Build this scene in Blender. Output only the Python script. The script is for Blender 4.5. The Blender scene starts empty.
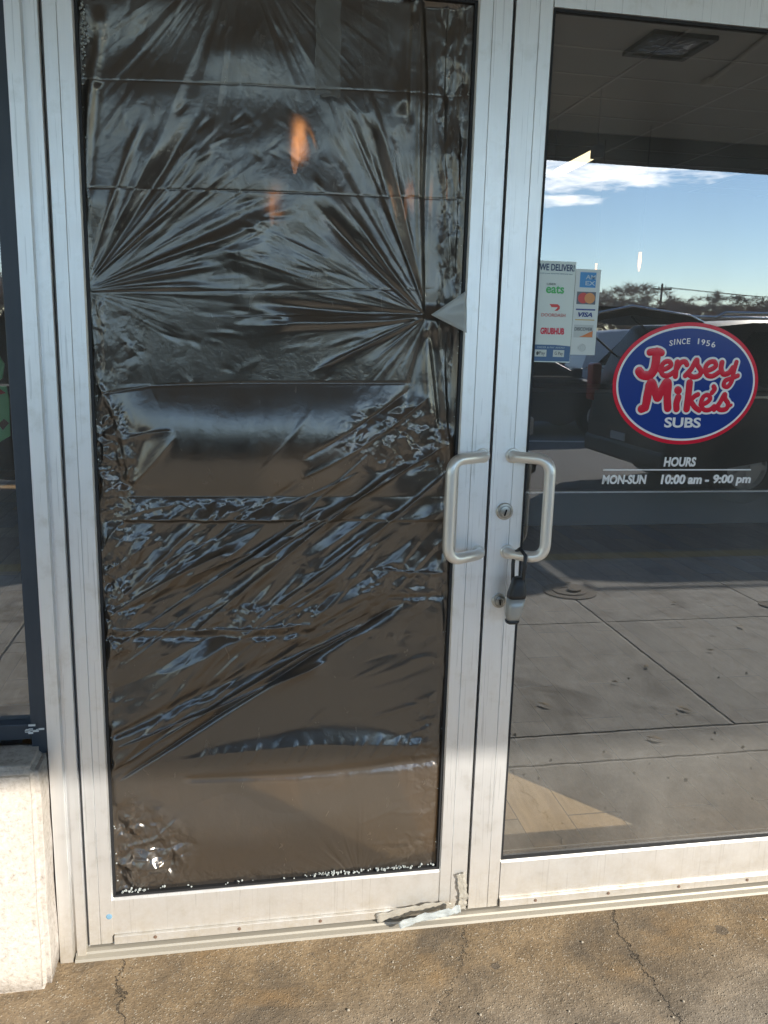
import bpy, bmesh, math, random
import numpy as np
from mathutils import Vector, Matrix, noise as mnoise
random.seed(7)
S = bpy.context.scene
C = S.collection
rad = math.radians
# ------------------------------------------------------------------ camera
F, PITCH, YAW, ROLL = 840.648, 0.206740815, 0.182101849, 0.0276946836
CAM = np.array([0.0, -1.77, 1.41])
def cam_axes():
    cp, sp, cy, sy = math.cos(PITCH), math.sin(PITCH), math.cos(YAW), math.sin(YAW)
    fw = np.array([sy*cp, cy*cp, -sp]); r = np.array([cy, -sy, 0.0]); u = np.cross(r, fw)
    c, s = math.cos(ROLL), math.sin(ROLL)
    return fw, c*r+s*u, -s*r+c*u
FW, RT, UP = cam_axes()
def ray(x, y): return FW+RT*((x-384)/F)+UP*((512-y)/F)
def P(x, y, Y=0.0):
    """survey helper: point of the wall plane y=Y seen at photo position x,y (metres)"""
    d = ray(x, y); t = (Y-CAM[1])/d[1]; q = CAM+d*t
    return float(q[0]), float(q[2])
cd = bpy.data.cameras.new('camera'); cam = bpy.data.objects.new('camera', cd); C.objects.link(cam)
M = Matrix(((RT[0], UP[0], -FW[0], CAM[0]), (RT[1], UP[1], -FW[1], CAM[1]), (RT[2], UP[2], -FW[2], CAM[2]), (0, 0, 0, 1)))
cam.matrix_world = M
cd.sensor_fit = 'HORIZONTAL'; cd.sensor_width = 36; cd.lens = F/768*36
cd.clip_start = 0.02; cd.clip_end = 2000
S.camera = cam
# ------------------------------------------------------------------ sky, sun, exposure
SUN_EL, SUN_AZ = 21.8, 39.0          # azimuth measured from -Y (behind the camera) towards +X
EXPOSURE = 1.95
sd = Vector((math.sin(rad(SUN_AZ))*math.cos(rad(SUN_EL)), -math.cos(rad(SUN_AZ))*math.cos(rad(SUN_EL)), math.sin(rad(SUN_EL))))
w = bpy.data.worlds.new('World'); S.world = w; w.use_nodes = True
nt = w.node_tree; nt.nodes.clear()
N = nt.nodes.new; L = nt.links.new
out = N('ShaderNodeOutputWorld'); bg = N('ShaderNodeBackground'); sky = N('ShaderNodeTexSky')
sky.sky_type = 'NISHITA'; sky.sun_disc = False; sky.sun_elevation = rad(SUN_EL)
sky.sun_rotation = math.atan2(sd.x, sd.y)
sky.air_density = 0.9; sky.dust_density = 0.0; sky.ozone_density = 2.0
bg.inputs['Strength'].default_value = 0.080
# thin clouds, low over the lot
tc = N('ShaderNodeTexCoord'); 
def cloud(cdir, hw, hh, seed):
    cd_ = Vector(cdir).normalized(); side = cd_.cross(Vector((0, 0, 1))).normalized(); up = side.cross(cd_)
    def dot(v):
        n = N('ShaderNodeVectorMath'); n.operation = 'DOT_PRODUCT'; L(tc.outputs['Generated'], n.inputs[0]); n.inputs[1].default_value = v; return n.outputs['Value']
    def m(op, a, b=None, clamp=False):
        n = N('ShaderNodeMath'); n.operation = op; n.use_clamp = clamp
        for i, q in enumerate((a, b)):
            if q is None: continue
            if isinstance(q, (int, float)): n.inputs[i].default_value = q
            else: L(q, n.inputs[i])
        return n.outputs[0]
    a = dot(side); b = dot(up); c = dot(cd_)
    a2 = m('POWER', m('ABSOLUTE', m('DIVIDE', a, hw)), 2.0); b2 = m('POWER', m('ABSOLUTE', m('DIVIDE', b, hh)), 2.0)
    e = m('SUBTRACT', 1.0, m('ADD', a2, b2))
    comb = N('ShaderNodeCombineXYZ'); L(m('MULTIPLY', a, 10.0), comb.inputs[0]); L(m('MULTIPLY', b, 42.0), comb.inputs[1]); comb.inputs[2].default_value = seed
    no = N('ShaderNodeTexNoise'); L(comb.outputs[0], no.inputs['Vector']); no.inputs['Scale'].default_value = 1.6; no.inputs['Detail'].default_value = 7; no.inputs['Roughness'].default_value = .62
    v = m('ADD', e, m('MULTIPLY', m('SUBTRACT', no.outputs['Fac'], 0.52), 4.5))
    v = m('MULTIPLY', v, 0.8, True)
    return m('MULTIPLY', v, m('GREATER_THAN', c, 0.0)), m
def rdir(x, y):
    d = ray(x, y); return (d[0], -d[1], d[2])
c1, m_ = cloud(rdir(606, 168), 0.115, 0.026, 3.3); c2, _ = cloud(rdir(560, 202), 0.055, 0.008, 8.1)
cs = m_('MAXIMUM', c1, c2)
mx = N('ShaderNodeMix'); mx.data_type = 'RGBA'; L(m_('MULTIPLY', cs, 0.85), mx.inputs[0]); L(sky.outputs[0], mx.inputs[6]); mx.inputs[7].default_value = (21, 20.5, 19.5, 1)
L(mx.outputs[2], bg.inputs['Color']); L(bg.outputs[0], out.inputs['Surface'])
sl = bpy.data.lights.new('sun', 'SUN'); so = bpy.data.objects.new('sun', sl); C.objects.link(so)
sl.energy = 2.0; sl.angle = rad(0.53); sl.color = (1.0, 0.93, 0.82)
so.rotation_euler = (-sd).to_track_quat('-Z', 'Y').to_euler(); so.location = (8, -12, 9)
vs = S.view_settings; vs.view_transform = 'Standard'; vs.look = 'None'; vs.exposure = EXPOSURE; vs.gamma = 1
S.render.engine = 'CYCLES'
S.cycles.max_bounces = 10; S.cycles.transparent_max_bounces = 16; S.cycles.glossy_bounces = 6
S.cycles.caustics_reflective = False; S.cycles.caustics_refractive = True
S.cycles.sample_clamp_indirect = 6

# ------------------------------------------------------------------ helpers
def tag(o, label=None, cat=None, group=None, kind=None):
    if label: o['label'] = label
    if cat: o['category'] = cat
    if group: o['group'] = group
    if kind: o['kind'] = kind
    return o
def empty(name, loc=(0, 0, 0), rz=0):
    o = bpy.data.objects.new(name, None); C.objects.link(o); o.location = loc; o.rotation_euler = (0, 0, rz)
    o.empty_display_size = .05
    return o
def link_mesh(name, me, mat=None, parent=None, smooth=False):
    o = bpy.data.objects.new(name, me); C.objects.link(o)
    if mat is not None:
        for mm in (mat if isinstance(mat, (list, tuple)) else [mat]): me.materials.append(mm)
    if smooth: me.shade_smooth()
    if parent is not None: o.parent = parent
    return o
class MB:
    def __init__(s): s.bm = bmesh.new()
    def box(s, x0, x1, y0, y1, z0, z1, bev=0.0, mat=0, seg=2):
        r = bmesh.ops.create_cube(s.bm, size=1.0); vs_ = r['verts']
        for v in vs_: v.co = Vector(((x0+x1)/2+v.co.x*(x1-x0), (y0+y1)/2+v.co.y*(y1-y0), (z0+z1)/2+v.co.z*(z1-z0)))
        fs = set(f for v in vs_ for f in v.link_faces)
        for f in fs: f.material_index = mat
        if bev > 0:
            es = set(e for v in vs_ for e in v.link_edges)
            bmesh.ops.bevel(s.bm, geom=list(es), offset=bev, segments=seg, affect='EDGES', profile=.5)
        return s
    def prism(s, pts, axis, a, b, mat=0):
        """2D outline extruded along axis from a to b"""
        def mk(p, q):
            if axis == 'z': return (p[0], p[1], q)
            if axis == 'x': return (q, p[0], p[1])
            return (p[0], q, p[1])
        v0 = [s.bm.verts.new(mk(p, a)) for p in pts]; v1 = [s.bm.verts.new(mk(p, b)) for p in pts]
        n = len(pts); fs = []
        for i in range(n): fs.append(s.bm.faces.new((v0[i], v0[(i+1) % n], v1[(i+1) % n], v1[i])))
        fs.append(s.bm.faces.new(v0[::-1])); fs.append(s.bm.faces.new(v1))
        for f in fs: f.material_index = mat
        return s
    def tube(s, pts, r, seg=16, radii=None, cap=True):
        pts = [Vector(p) for p in pts]; n = len(pts); rings = []
        t0 = (pts[1]-pts[0]).normalized(); nrm = t0.orthogonal().normalized()
        for i, p in enumerate(pts):
            t = ((pts[min(i+1, n-1)]-pts[max(i-1, 0)])).normalized()
            nrm = (nrm-t*nrm.dot(t)).normalized(); b = t.cross(nrm)
            rr = radii[i] if radii else r
            rings.append([s.bm.verts.new(p+(nrm*math.cos(2*math.pi*k/seg)+b*math.sin(2*math.pi*k/seg))*rr) for k in range(seg)])
        for i in range(n-1):
            for k in range(seg): s.bm.faces.new((rings[i][k], rings[i][(k+1) % seg], rings[i+1][(k+1) % seg], rings[i+1][k]))
        if cap: s.bm.faces.new(rings[0][::-1]); s.bm.faces.new(rings[-1])
        return s
    def lathe(s, prof, origin, axis, seg=32):
        """prof = [(dist along axis, radius)]"""
        ax = Vector(axis).normalized(); n1 = ax.orthogonal().normalized(); n2 = ax.cross(n1); o = Vector(origin); rings = []
        for a, r in prof: rings.append([s.bm.verts.new(o+ax*a+(n1*math.cos(2*math.pi*k/seg)+n2*math.sin(2*math.pi*k/seg))*max(r, 1e-5)) for k in range(seg)])
        for i in range(len(prof)-1):
            for k in range(seg): s.bm.faces.new((rings[i][k], rings[i][(k+1) % seg], rings[i+1][(k+1) % seg], rings[i+1][k]))
        s.bm.faces.new(rings[0][::-1]); s.bm.faces.new(rings[-1])
        return s
    def build(s, name, mat, parent=None, smooth=False, kind=None):
        bmesh.ops.recalc_face_normals(s.bm, faces=s.bm.faces[:])
        me = bpy.data.meshes.new(name); s.bm.to_mesh(me); s.bm.free()
        o = link_mesh(name, me, mat, parent)
        if smooth: me.shade_smooth() if smooth is True else me.set_sharp_from_angle(angle=rad(smooth))
        if smooth and smooth is not True: pass
        if kind: o['kind'] = kind
        return o
def copy_tree(o, parent=None):
    c = o.copy(); C.objects.link(c)
    if parent is not None: c.parent = parent
    for ch in [q for q in C.objects if q.parent == o]: copy_tree(ch, c)
    return c
def mat(name, col=(.5, .5, .5), rough=.5, metal=0.0, spec=.5, emis=None, estr=0, ior=None):
    m = bpy.data.materials.new(name); m.use_nodes = True; b = m.node_tree.nodes['Principled BSDF']
    b.inputs['Base Color'].default_value = (*col, 1); b.inputs['Roughness'].default_value = rough; b.inputs['Metallic'].default_value = metal
    b.inputs['Specular IOR Level'].default_value = spec
    if ior: b.inputs['IOR'].default_value = ior
    if emis: b.inputs['Emission Color'].default_value = (*emis, 1); b.inputs['Emission Strength'].default_value = estr
    return m
class NT:
    """small node helper"""
    def __init__(s, m): s.t = m.node_tree; s.b = s.t.nodes.get('Principled BSDF')
    def n(s, k, **kw):
        q = s.t.nodes.new(k)
        for a, v in kw.items(): setattr(q, a, v)
        return q
    def l(s, a, b): s.t.links.new(a, b)
    def m(s, op, a, b=None, c=None, clamp=False):
        q = s.n('ShaderNodeMath', operation=op, use_clamp=clamp)
        for i, v in enumerate((a, b, c)):
            if v is None: continue
            if isinstance(v, (int, float)): q.inputs[i].default_value = v
            else: s.l(v, q.inputs[i])
        return q.outputs[0]
    def pos(s): return s.n('ShaderNodeNewGeometry').outputs['Position']
    def mapped(s, scale=(1, 1, 1), rot=(0, 0, 0)):
        q = s.n('ShaderNodeMapping'); s.l(s.pos(), q.inputs['Vector']); q.inputs['Scale'].default_value = scale; q.inputs['Rotation'].default_value = rot; return q.outputs[0]
    def noise(s, scale, detail=4, rough=.5, vec=None, dist=0):
        q = s.n('ShaderNodeTexNoise'); q.inputs['Scale'].default_value = scale; q.inputs['Detail'].default_value = detail; q.inputs['Roughness'].default_value = rough; q.inputs['Distortion'].default_value = dist
        s.l(vec if vec is not None else s.pos(), q.inputs['Vector']); return q.outputs['Fac']
    def vor(s, scale, vec=None, feature='F1', out='Distance'):
        q = s.n('ShaderNodeTexVoronoi', feature=feature); q.inputs['Scale'].default_value = scale
        s.l(vec if vec is not None else s.pos(), q.inputs['Vector']); return q.outputs[out]
    def ramp(s, fac, stops):
        q = s.n('ShaderNodeValToRGB'); s.l(fac, q.inputs['Fac']); e = q.color_ramp.elements
        while len(e) < len(stops): e.new(.5)
        for i, (p_, c_) in enumerate(stops):
            e[i].position = p_; e[i].color = (*c_, 1) if len(c_) == 3 else c_
        return q.outputs['Color']
    def mix(s, fac, a, b, mode='MIX'):
        q = s.n('ShaderNodeMix', data_type='RGBA', blend_type=mode)
        for i, v in ((0, fac), (6, a), (7, b)):
            if isinstance(v, (int, float)): q.inputs[i].default_value = v
            elif isinstance(v, tuple): q.inputs[i].default_value = (*v, 1)
            else: s.l(v, q.inputs[i])
        return q.outputs[2]
    def bump(s, h, strength=.3, dist=.01, normal=None):
        q = s.n('ShaderNodeBump'); q.inputs['Strength'].default_value = strength; q.inputs['Distance'].default_value = dist; s.l(h, q.inputs['Height'])
        if normal is not None: s.l(normal, q.inputs['Normal'])
        return q.outputs['Normal']
    def sep(s, v=None):
        q = s.n('ShaderNodeSeparateXYZ'); s.l(v if v is not None else s.pos(), q.inputs[0]); return q.outputs

# ------------------------------------------------------------------ materials
def m_alu():
    m = mat('satin_aluminium', (.85, .85, .84), .42, .5)
    q = NT(m)
    streak = q.noise(6, 5, .6, q.mapped((30, 30, 1.2)))
    spot = q.noise(18, 6, .65); big = q.noise(2.3, 3, .5)
    c = q.mix(q.m('MULTIPLY', q.m('SUBTRACT', streak, .35, None, True), .8), (.97, .97, .97), (.84, .84, .83))
    grime = q.ramp(spot, [(.24, (.82, .80, .76)), (.45, (1, 1, 1)), (1, (1, 1, 1))])
    c = q.mix(.7, c, grime, 'MULTIPLY')
    sc_ = q.noise(240, 2, .5, q.mapped((1, 1, .02))); c = q.mix(q.m('MULTIPLY', q.m('GREATER_THAN', sc_, .66), .35), c, (.55, .55, .55))
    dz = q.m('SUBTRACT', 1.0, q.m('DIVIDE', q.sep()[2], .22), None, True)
    dirt_dim = q.m('MULTIPLY', dz, q.m('MULTIPLY', q.noise(26, 6, .7), 1.3), None, True)  # grime at the foot, plus darkening put in to dim the sunlit metal
    c = q.mix(dirt_dim, c, (.42, .36, .26))
    q.l(c, q.b.inputs['Base Color'])
    q.l(q.m('ADD', q.m('MULTIPLY', spot, .18), .33), q.b.inputs['Roughness'])
    q.l(q.m('SUBTRACT', .86, q.m('MULTIPLY', dirt_dim, .5)), q.b.inputs['Metallic'])
    h = q.m('ADD', q.m('MULTIPLY', q.noise(500, 3, .5, q.mapped((1, 1, .06))), .3), q.m('MULTIPLY', big, 2))
    q.l(q.bump(h, .12, .002), q.b.inputs['Normal'])
    return m
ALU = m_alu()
def m_handle():
    m = mat('brushed_handle', (.88, .86, .82), .34, .6); q = NT(m)
    q.l(q.m('ADD', q.m('MULTIPLY', q.noise(60, 4), .2), .24), q.b.inputs['Roughness'])
    q.l(q.mix(q.noise(30, 5, .6), (.92, .90, .86), (.80, .77, .70)), q.b.inputs['Base Color']); return m
HANDLE = m_handle()
def m_dark():
    m = mat('charcoal_frame', (.045, .055, .07), .42, .3); q = NT(m)
    q.l(q.mix(q.noise(9, 5, .6), (.040, .052, .070), (.075, .085, .10)), q.b.inputs['Base Color']); return m
DARK = m_dark()
RUB = mat('black_gasket', (.012, .013, .015), .55)
SHADOWGAP = mat('dark_gap', (.01, .01, .01), .9)
def m_glass(name, refl, tint):
    m = bpy.data.materials.new(name); m.use_nodes = True; t = m.node_tree; t.nodes.clear(); q = NT(m)
    o = q.n('ShaderNodeOutputMaterial'); tr = q.n('ShaderNodeBsdfTransparent'); gl = q.n('ShaderNodeBsdfGlossy'); mxs = q.n('ShaderNodeMixShader')
    tr.inputs[0].default_value = (*tint, 1); gl.inputs['Color'].default_value = (.97, .98, 1.0, 1); gl.inputs['Roughness'].default_value = 0.0
    lw = q.n('ShaderNodeLayerWeight'); lw.inputs[0].default_value = .12
    q.l(q.m('ADD', q.m('MULTIPLY', lw.outputs['Fresnel'], .8), refl, None, True), mxs.inputs[0])
    q.l(q.bump(q.noise(3.0, 2, .4), .05, .003), gl.inputs['Normal'])
    # faint film of dust, plus an even haze mixed in to lift dark reflections
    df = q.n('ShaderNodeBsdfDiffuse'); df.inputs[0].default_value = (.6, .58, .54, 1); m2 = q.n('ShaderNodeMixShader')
    q.l(tr.outputs[0], mxs.inputs[1]); q.l(gl.outputs[0], mxs.inputs[2])
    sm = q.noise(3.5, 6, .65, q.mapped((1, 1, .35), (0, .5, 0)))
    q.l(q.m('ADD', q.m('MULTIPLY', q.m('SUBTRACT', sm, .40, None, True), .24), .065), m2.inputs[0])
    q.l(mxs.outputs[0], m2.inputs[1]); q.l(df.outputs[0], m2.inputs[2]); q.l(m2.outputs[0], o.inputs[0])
    return m
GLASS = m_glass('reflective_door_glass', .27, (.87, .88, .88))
CLEAR = bpy.data.materials.new('clear_inner_face'); CLEAR.use_nodes = True
t_ = CLEAR.node_tree; t_.nodes.clear(); a_ = t_.nodes.new('ShaderNodeBsdfTransparent'); b_ = t_.nodes.new('ShaderNodeOutputMaterial'); t_.links.new(a_.outputs[0], b_.inputs[0])
def m_plastic():
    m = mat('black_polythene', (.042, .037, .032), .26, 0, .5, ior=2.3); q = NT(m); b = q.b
    fine = q.noise(30, 5, .6, q.mapped((1, 1, .6), (0, .5, 0)), .8); micro = q.noise(120, 5, .65)
    b.inputs['Specular Tint'].default_value = (1.0, .92, .83, 1)
    q.l(q.m('ADD', q.m('MULTIPLY', fine, .22), .125), b.inputs['Roughness'])
    h = q.m('ADD', q.m('MULTIPLY', fine, 1.0), q.m('MULTIPLY', micro, .20))
    q.l(q.bump(h, .22, .005), b.inputs['Normal'])
    # the thin film lets a little brown, blurred light through
    rf = q.n('ShaderNodeBsdfRefraction'); rf.inputs['Color'].default_value = (.95, .82, .68, 1); rf.inputs['IOR'].default_value = 1.12; rf.inputs['Roughness'].default_value = .32
    tr = q.n('ShaderNodeBsdfTransparent'); tr.inputs[0].default_value = (.95, .80, .64, 1)
    m0 = q.n('ShaderNodeMixShader'); m0.inputs[0].default_value = .16; q.l(rf.outputs[0], m0.inputs[1]); q.l(tr.outputs[0], m0.inputs[2])
    mxs = q.n('ShaderNodeMixShader'); mxs.inputs[0].default_value = .20
    o = q.t.nodes['Material Output']; q.l(b.outputs[0], mxs.inputs[1]); q.l(m0.outputs[0], mxs.inputs[2]); q.l(mxs.outputs[0], o.inputs[0])
    return m
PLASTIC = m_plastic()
def m_ground():
    m = mat('weathered_concrete', (.3, .27, .22), .85); q = NT(m); X, Y, Z = q.sep()
    big = q.noise(1.6, 5, .6); med = q.noise(9, 6, .65); fine = q.noise(90, 5, .7); agg = q.vor(150); agg2 = q.vor(70)
    grey = q.ramp(med, [(.25, (.26, .24, .21)), (.5, (.40, .38, .345)), (.75, (.53, .51, .47))])
    brown = q.ramp(q.m('ADD', q.m('MULTIPLY', med, .6), q.m('MULTIPLY', fine, .4)), [(.28, (.13, .095, .06)), (.5, (.29, .21, .125)), (.66, (.44, .32, .19)), (.85, (.52, .41, .27))])
    spk = q.noise(260, 3, .7); grey = q.mix(.5, grey, q.ramp(spk, [(.3, (.55, .55, .55)), (.6, (1.1, 1.1, 1.1))]), 'MULTIPLY'); brown = q.mix(.38, brown, q.ramp(spk, [(.32, (.45, .43, .40)), (.62, (1.2, 1.2, 1.2))]), 'MULTIPLY')
    near = q.m('SUBTRACT', 1.0, q.m('DIVIDE', q.m('SUBTRACT', q.m('MULTIPLY', Y, -1.0), .15), .55), None, True)
    near = q.m('MULTIPLY', near, q.m('ADD', .6, q.m('MULTIPLY', big, .8)), None, True)
    c = q.mix(near, grey, brown)
    # exposed aggregate flecks
    fl = q.m('MULTIPLY', q.m('LESS_THAN', agg, .34), q.m('GREATER_THAN', q.noise(20, 5, .7), .44))
    c = q.mix(q.m('MULTIPLY', fl, .5), c, q.ramp(q.noise(60, 2), [(.35, (.13, .11, .09)), (.5, (.42, .36, .27)), (.65, (.68, .62, .52))]))
    gum = q.m('MULTIPLY', q.m('LESS_THAN', q.vor(5.5), .10), q.m('GREATER_THAN', q.noise(2.2, 2), .47)); c = q.mix(q.m('MULTIPLY', gum, .6), c, (.09, .08, .07))
    wet = q.m('MULTIPLY', q.m('SUBTRACT', q.noise(1.3, 6, .65, q.mapped((1, 1.6, 1), (0, 0, .6)), .9), .50, None, True), 3.0, None, True); c = q.mix(q.m('MULTIPLY', wet, .55), c, (.17, .145, .12))
    # rusty, tarry and dark stains
    st = q.m('SUBTRACT', q.noise(3.1, 5, .6, None, .7), .53, None, True)
    c = q.mix(q.m('MULTIPLY', st, 4.5, None, True), c, (.12, .10, .078))
    ru = q.m('MULTIPLY', q.m('SUBTRACT', q.noise(5.2, 4, .55, q.mapped((1, 1.4, 1), (0, 0, 1.1))), .57, None, True), near)
    c = q.mix(q.m('MULTIPLY', ru, 4, None, True), c, (.36, .23, .11))
    # joints tooled in the slab
    wob = q.m('MULTIPLY', q.m('SUBTRACT', q.noise(14, 4, .6), .5), .018)
    def line(coord, pos_, w_): return q.m('SUBTRACT', 1.0, q.m('DIVIDE', q.m('ABSOLUTE', q.m('ADD', q.m('SUBTRACT', coord, pos_), wob)), w_), None, True)
    j = None
    for pos_, w_ in ((-.67, .009), (-.875, .011), (-2.04, .009)):
        v = line(Y, pos_, w_); j = v if j is None else q.m('MAXIMUM', j, v)
    beyond = q.m('LESS_THAN', Y, -.88)
    for k in (-2.9, -1.95, -1.0, -.05, .9, 1.87, 2.9, 3.85, 4.8):
        j = q.m('MAXIMUM', j, q.m('MULTIPLY', line(X, k, .010), beyond))
    j = q.m('MULTIPLY', j, q.m('GREATER_THAN', Y, -3.25))
    # two random cracks by the doors
    wob2 = q.m('MULTIPLY', q.m('SUBTRACT', q.noise(7, 6, .7), .5), .16)
    wob3 = q.m('MULTIPLY', q.m('SUBTRACT', q.noise(60, 4, .6), .5), .012)
    def crack(x0, y0, k, w_):
        return q.m('SUBTRACT', 1.0, q.m('DIVIDE', q.m('ABSOLUTE', q.m('ADD', wob3, q.m('ADD', q.m('SUBTRACT', q.m('SUBTRACT', X, x0), q.m('MULTIPLY', q.m('SUBTRACT', Y, y0), k)), wob2))), w_), None, True)
    nearm = q.m('GREATER_THAN', Y, -.66)
    ck = q.m('MULTIPLY', q.m('MAXIMUM', crack(.93, -.05, .05, .0035), q.m('MAXIMUM', crack(-.26, -.05, -.1, .003), crack(.52, -.1, .5, .0015))), nearm)
    jj = q.m('MAXIMUM', j, ck)
    c = q.mix(q.m('MULTIPLY', jj, q.m('MULTIPLY', q.m('ADD', q.noise(11, 3), .25), .95)), c, (.045, .038, .03))
    q.l(c, q.b.inputs['Base Color'])
    h = q.m('ADD', q.m('ADD', q.m('MULTIPLY', fine, .5), q.m('MULTIPLY', med, 1.2)), q.m('MULTIPLY', q.m('SUBTRACT', .35, agg, None, True), .7))
    h = q.m('SUBTRACT', h, q.m('MULTIPLY', jj, 3.0))
    q.l(q.bump(h, .75, .006), q.b.inputs['Normal'])
    return m
GROUND = m_ground()
def m_asphalt():
    m = mat('asphalt', (.06, .06, .058), .9); q = NT(m)
    c = q.mix(q.noise(1.2, 6, .6), (.070, .069, .066), (.12, .117, .11)); q.l(q.mix(q.m('MULTIPLY', q.noise(160, 3), .5), c, (.16, .155, .15)), q.b.inputs['Base Color'])
    q.l(q.bump(q.noise(120, 4, .7), .5, .01), q.b.inputs['Normal']); return m
ASPH = m_asphalt()
def m_block():
    m = mat('pebbly_cast_block', (.72, .68, .60), .9); q = NT(m)
    v = q.noise(80, 6, .75, None, .2); b2 = q.noise(5, 5, .6)
    c = q.ramp(v, [(.30, (.28, .24, .20)), (.46, (.50, .455, .41)), (.68, (.64, .60, .56))])
    c = q.mix(q.m('MULTIPLY', q.m('SUBTRACT', b2, .5, None, True), 2.2, None, True), c, (.50, .43, .34))
    q.l(c, q.b.inputs['Base Color']); q.l(q.bump(v, .8, .005), q.b.inputs['Normal']); return m
BLOCK = m_block()
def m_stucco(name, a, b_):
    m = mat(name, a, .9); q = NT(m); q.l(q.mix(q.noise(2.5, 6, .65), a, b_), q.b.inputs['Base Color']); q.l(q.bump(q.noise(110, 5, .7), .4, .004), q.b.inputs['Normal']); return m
STUC = m_stucco('stucco', (.42, .40, .36), (.50, .48, .44))
SOFF = m_stucco('soffit_paint', (.62, .61, .59), (.50, .49, .47))
FASC = m_stucco('fascia_paint', (.07, .08, .10), (.10, .11, .13))
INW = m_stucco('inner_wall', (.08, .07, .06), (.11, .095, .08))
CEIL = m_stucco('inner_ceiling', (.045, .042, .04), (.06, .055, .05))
def m_tile():
    m = mat('wood_look_tile', (.4, .3, .18), .35); q = NT(m); X, Y, Z = q.sep()
    w_, l_ = .158, .62
    u = q.m('DIVIDE', q.m('SUBTRACT', X, .83), w_); iu = q.m('FLOOR', u); fu = q.m('FRACT', u)
    v = q.m('ADD', q.m('DIVIDE', q.m('SUBTRACT', Y, .08), l_), q.m('MULTIPLY', iu, .5)); iv = q.m('FLOOR', v); fv = q.m('FRACT', v)
    cv = q.n('ShaderNodeCombineXYZ'); q.l(iu, cv.inputs[0]); q.l(iv, cv.inputs[1]); wn = q.n('ShaderNodeTexWhiteNoise'); q.l(cv.outputs[0], wn.inputs['Vector'])
    base = q.ramp(wn.outputs['Value'], [(0, (.44, .38, .29)), (.35, (.66, .45, .24)), (.7, (.74, .53, .29)), (1, (.66, .58, .45))])
    gr = q.noise(5, 6, .65, q.mapped((9, 1.2, 1)), .5)
    c = q.mix(.6, base, q.ramp(gr, [(.3, (.55, .5, .45)), (.6, (1, 1, 1))]), 'MULTIPLY')
    g = q.m('MAXIMUM', q.m('LESS_THAN', fu, .022), q.m('LESS_THAN', fv, .009))
    c = q.mix(g, c, (.20, .15, .10)); q.l(c, q.b.inputs['Base Color']); return m
TILE = m_tile()
WHITEV = mat('white_vinyl', (.88, .88, .88), .25); REDV = mat('red_vinyl', (.72, .015, .045), .22); BLUEV = mat('blue_vinyl', (.016, .050, .28), .2)
PALE = mat('pale_sticker', (.68, .77, .75), .3)
def smat(n_, c_, r_=.3): return mat(n_, c_, r_)

# ------------------------------------------------------------------ ground, pavement, road
def sheet(name, x0, x1, y0, y1, z, m, kind='structure'):
    b = MB(); b.box(x0, x1, y0, y1, z-.3, z); return tag(b.build(name, m), None, None, None, kind)
EARTH = m_stucco('dry_verge', (.14, .12, .07), (.20, .17, .10))
g = MB(); g.box(-600, 600, -800, 400, -.62, -.50); tag(g.build('ground', EARTH), kind='structure')
sheet('road', -80, 140, -62, -3.42, -.13, ASPH)
b = MB(); b.box(-14, 22, -3.25, .0, -.35, 0); tag(b.build('pavement', GROUND), kind='structure')
YEL = m_stucco('worn_yellow_kerb_paint', (.50, .33, .06), (.34, .25, .10))
b = MB(); b.box(-14, 22, -3.42, -3.253, -.35, 0.001, .015); tag(b.build('kerb', YEL), kind='structure')
PAINT = m_stucco('worn_white_paint', (.62, .61, .57), (.45, .44, .42))
b = MB()
for k in range(12): b.box(-12+k*2.75, -11.9+k*2.75, -20.0, -15.0, -.126, -.122)
b.box(-30, 60, -10.6, -10.45, -.126, -.122)
tag(b.build('road_markings', PAINT), kind='structure')
b = MB(); b.box(-80, 140, -70, -62.02, -.5, -.08); tag(b.build('grass_verge', EARTH), kind='structure')
# inside
b = MB(); b.box(-3, 6, .075, 7, -.2, .004); tag(b.build('floor', TILE), kind='structure')
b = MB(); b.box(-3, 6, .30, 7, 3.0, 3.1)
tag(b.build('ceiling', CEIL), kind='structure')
b = MB()
for k in range(15): b.box(-2.99, 5.99, .32+k*.45, .34+k*.45, 2.992, 2.998)
for k in range(11): b.box(-2.6+k*.82, -2.58+k*.82, .33, 6.99, 2.984, 2.990)
tag(b.build('ceiling_grid', mat('ceiling_tee', (.08, .075, .07), .5)), kind='structure')
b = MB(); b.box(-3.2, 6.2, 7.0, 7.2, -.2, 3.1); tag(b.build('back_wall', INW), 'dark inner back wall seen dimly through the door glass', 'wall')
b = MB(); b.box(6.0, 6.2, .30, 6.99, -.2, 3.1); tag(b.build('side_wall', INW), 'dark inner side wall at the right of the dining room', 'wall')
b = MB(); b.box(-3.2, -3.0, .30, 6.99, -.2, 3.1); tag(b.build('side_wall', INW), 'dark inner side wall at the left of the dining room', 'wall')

# ------------------------------------------------------------------ storefront geometry (metres on the door plane)
XA = P(35.5, 500)[0]; XB1 = P(50, 500)[0]; XB2 = P(54, 500)[0]; XC1 = P(64, 500)[0]; XD = P(67, 500)[0]
XE = P(80, 500)[0]; XF = P(95, 500)[0]          # glass edge of the papered leaf
XG = P(456.5, 500)[0]; XM = P(488.5, 500)[0]    # meeting gap
XR = P(524, 500)[0]                             # glass edge of right leaf
XZ = XM+.926
ZT = P(600, 11)[1]; ZB = P(600, 853)[1]; ZBL = P(300, 883)[1]
ZLEAF = ZT+.062
# facade wall round the openings
b = MB()
b.box(1.62, 8.0, -.015, .28, .0, 2.78); b.box(-8, -1.75, -.015, .28, 0, 2.78); b.box(-1.75, 1.62, -.015, .28, ZLEAF+.07, 2.78)
b.box(-1.75, XA-.075, .02, .28, 0.0, .50)
tag(b.build('facade_wall', STUC), 'pale stucco shopfront wall that holds the doors and the window', 'wall')
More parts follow.
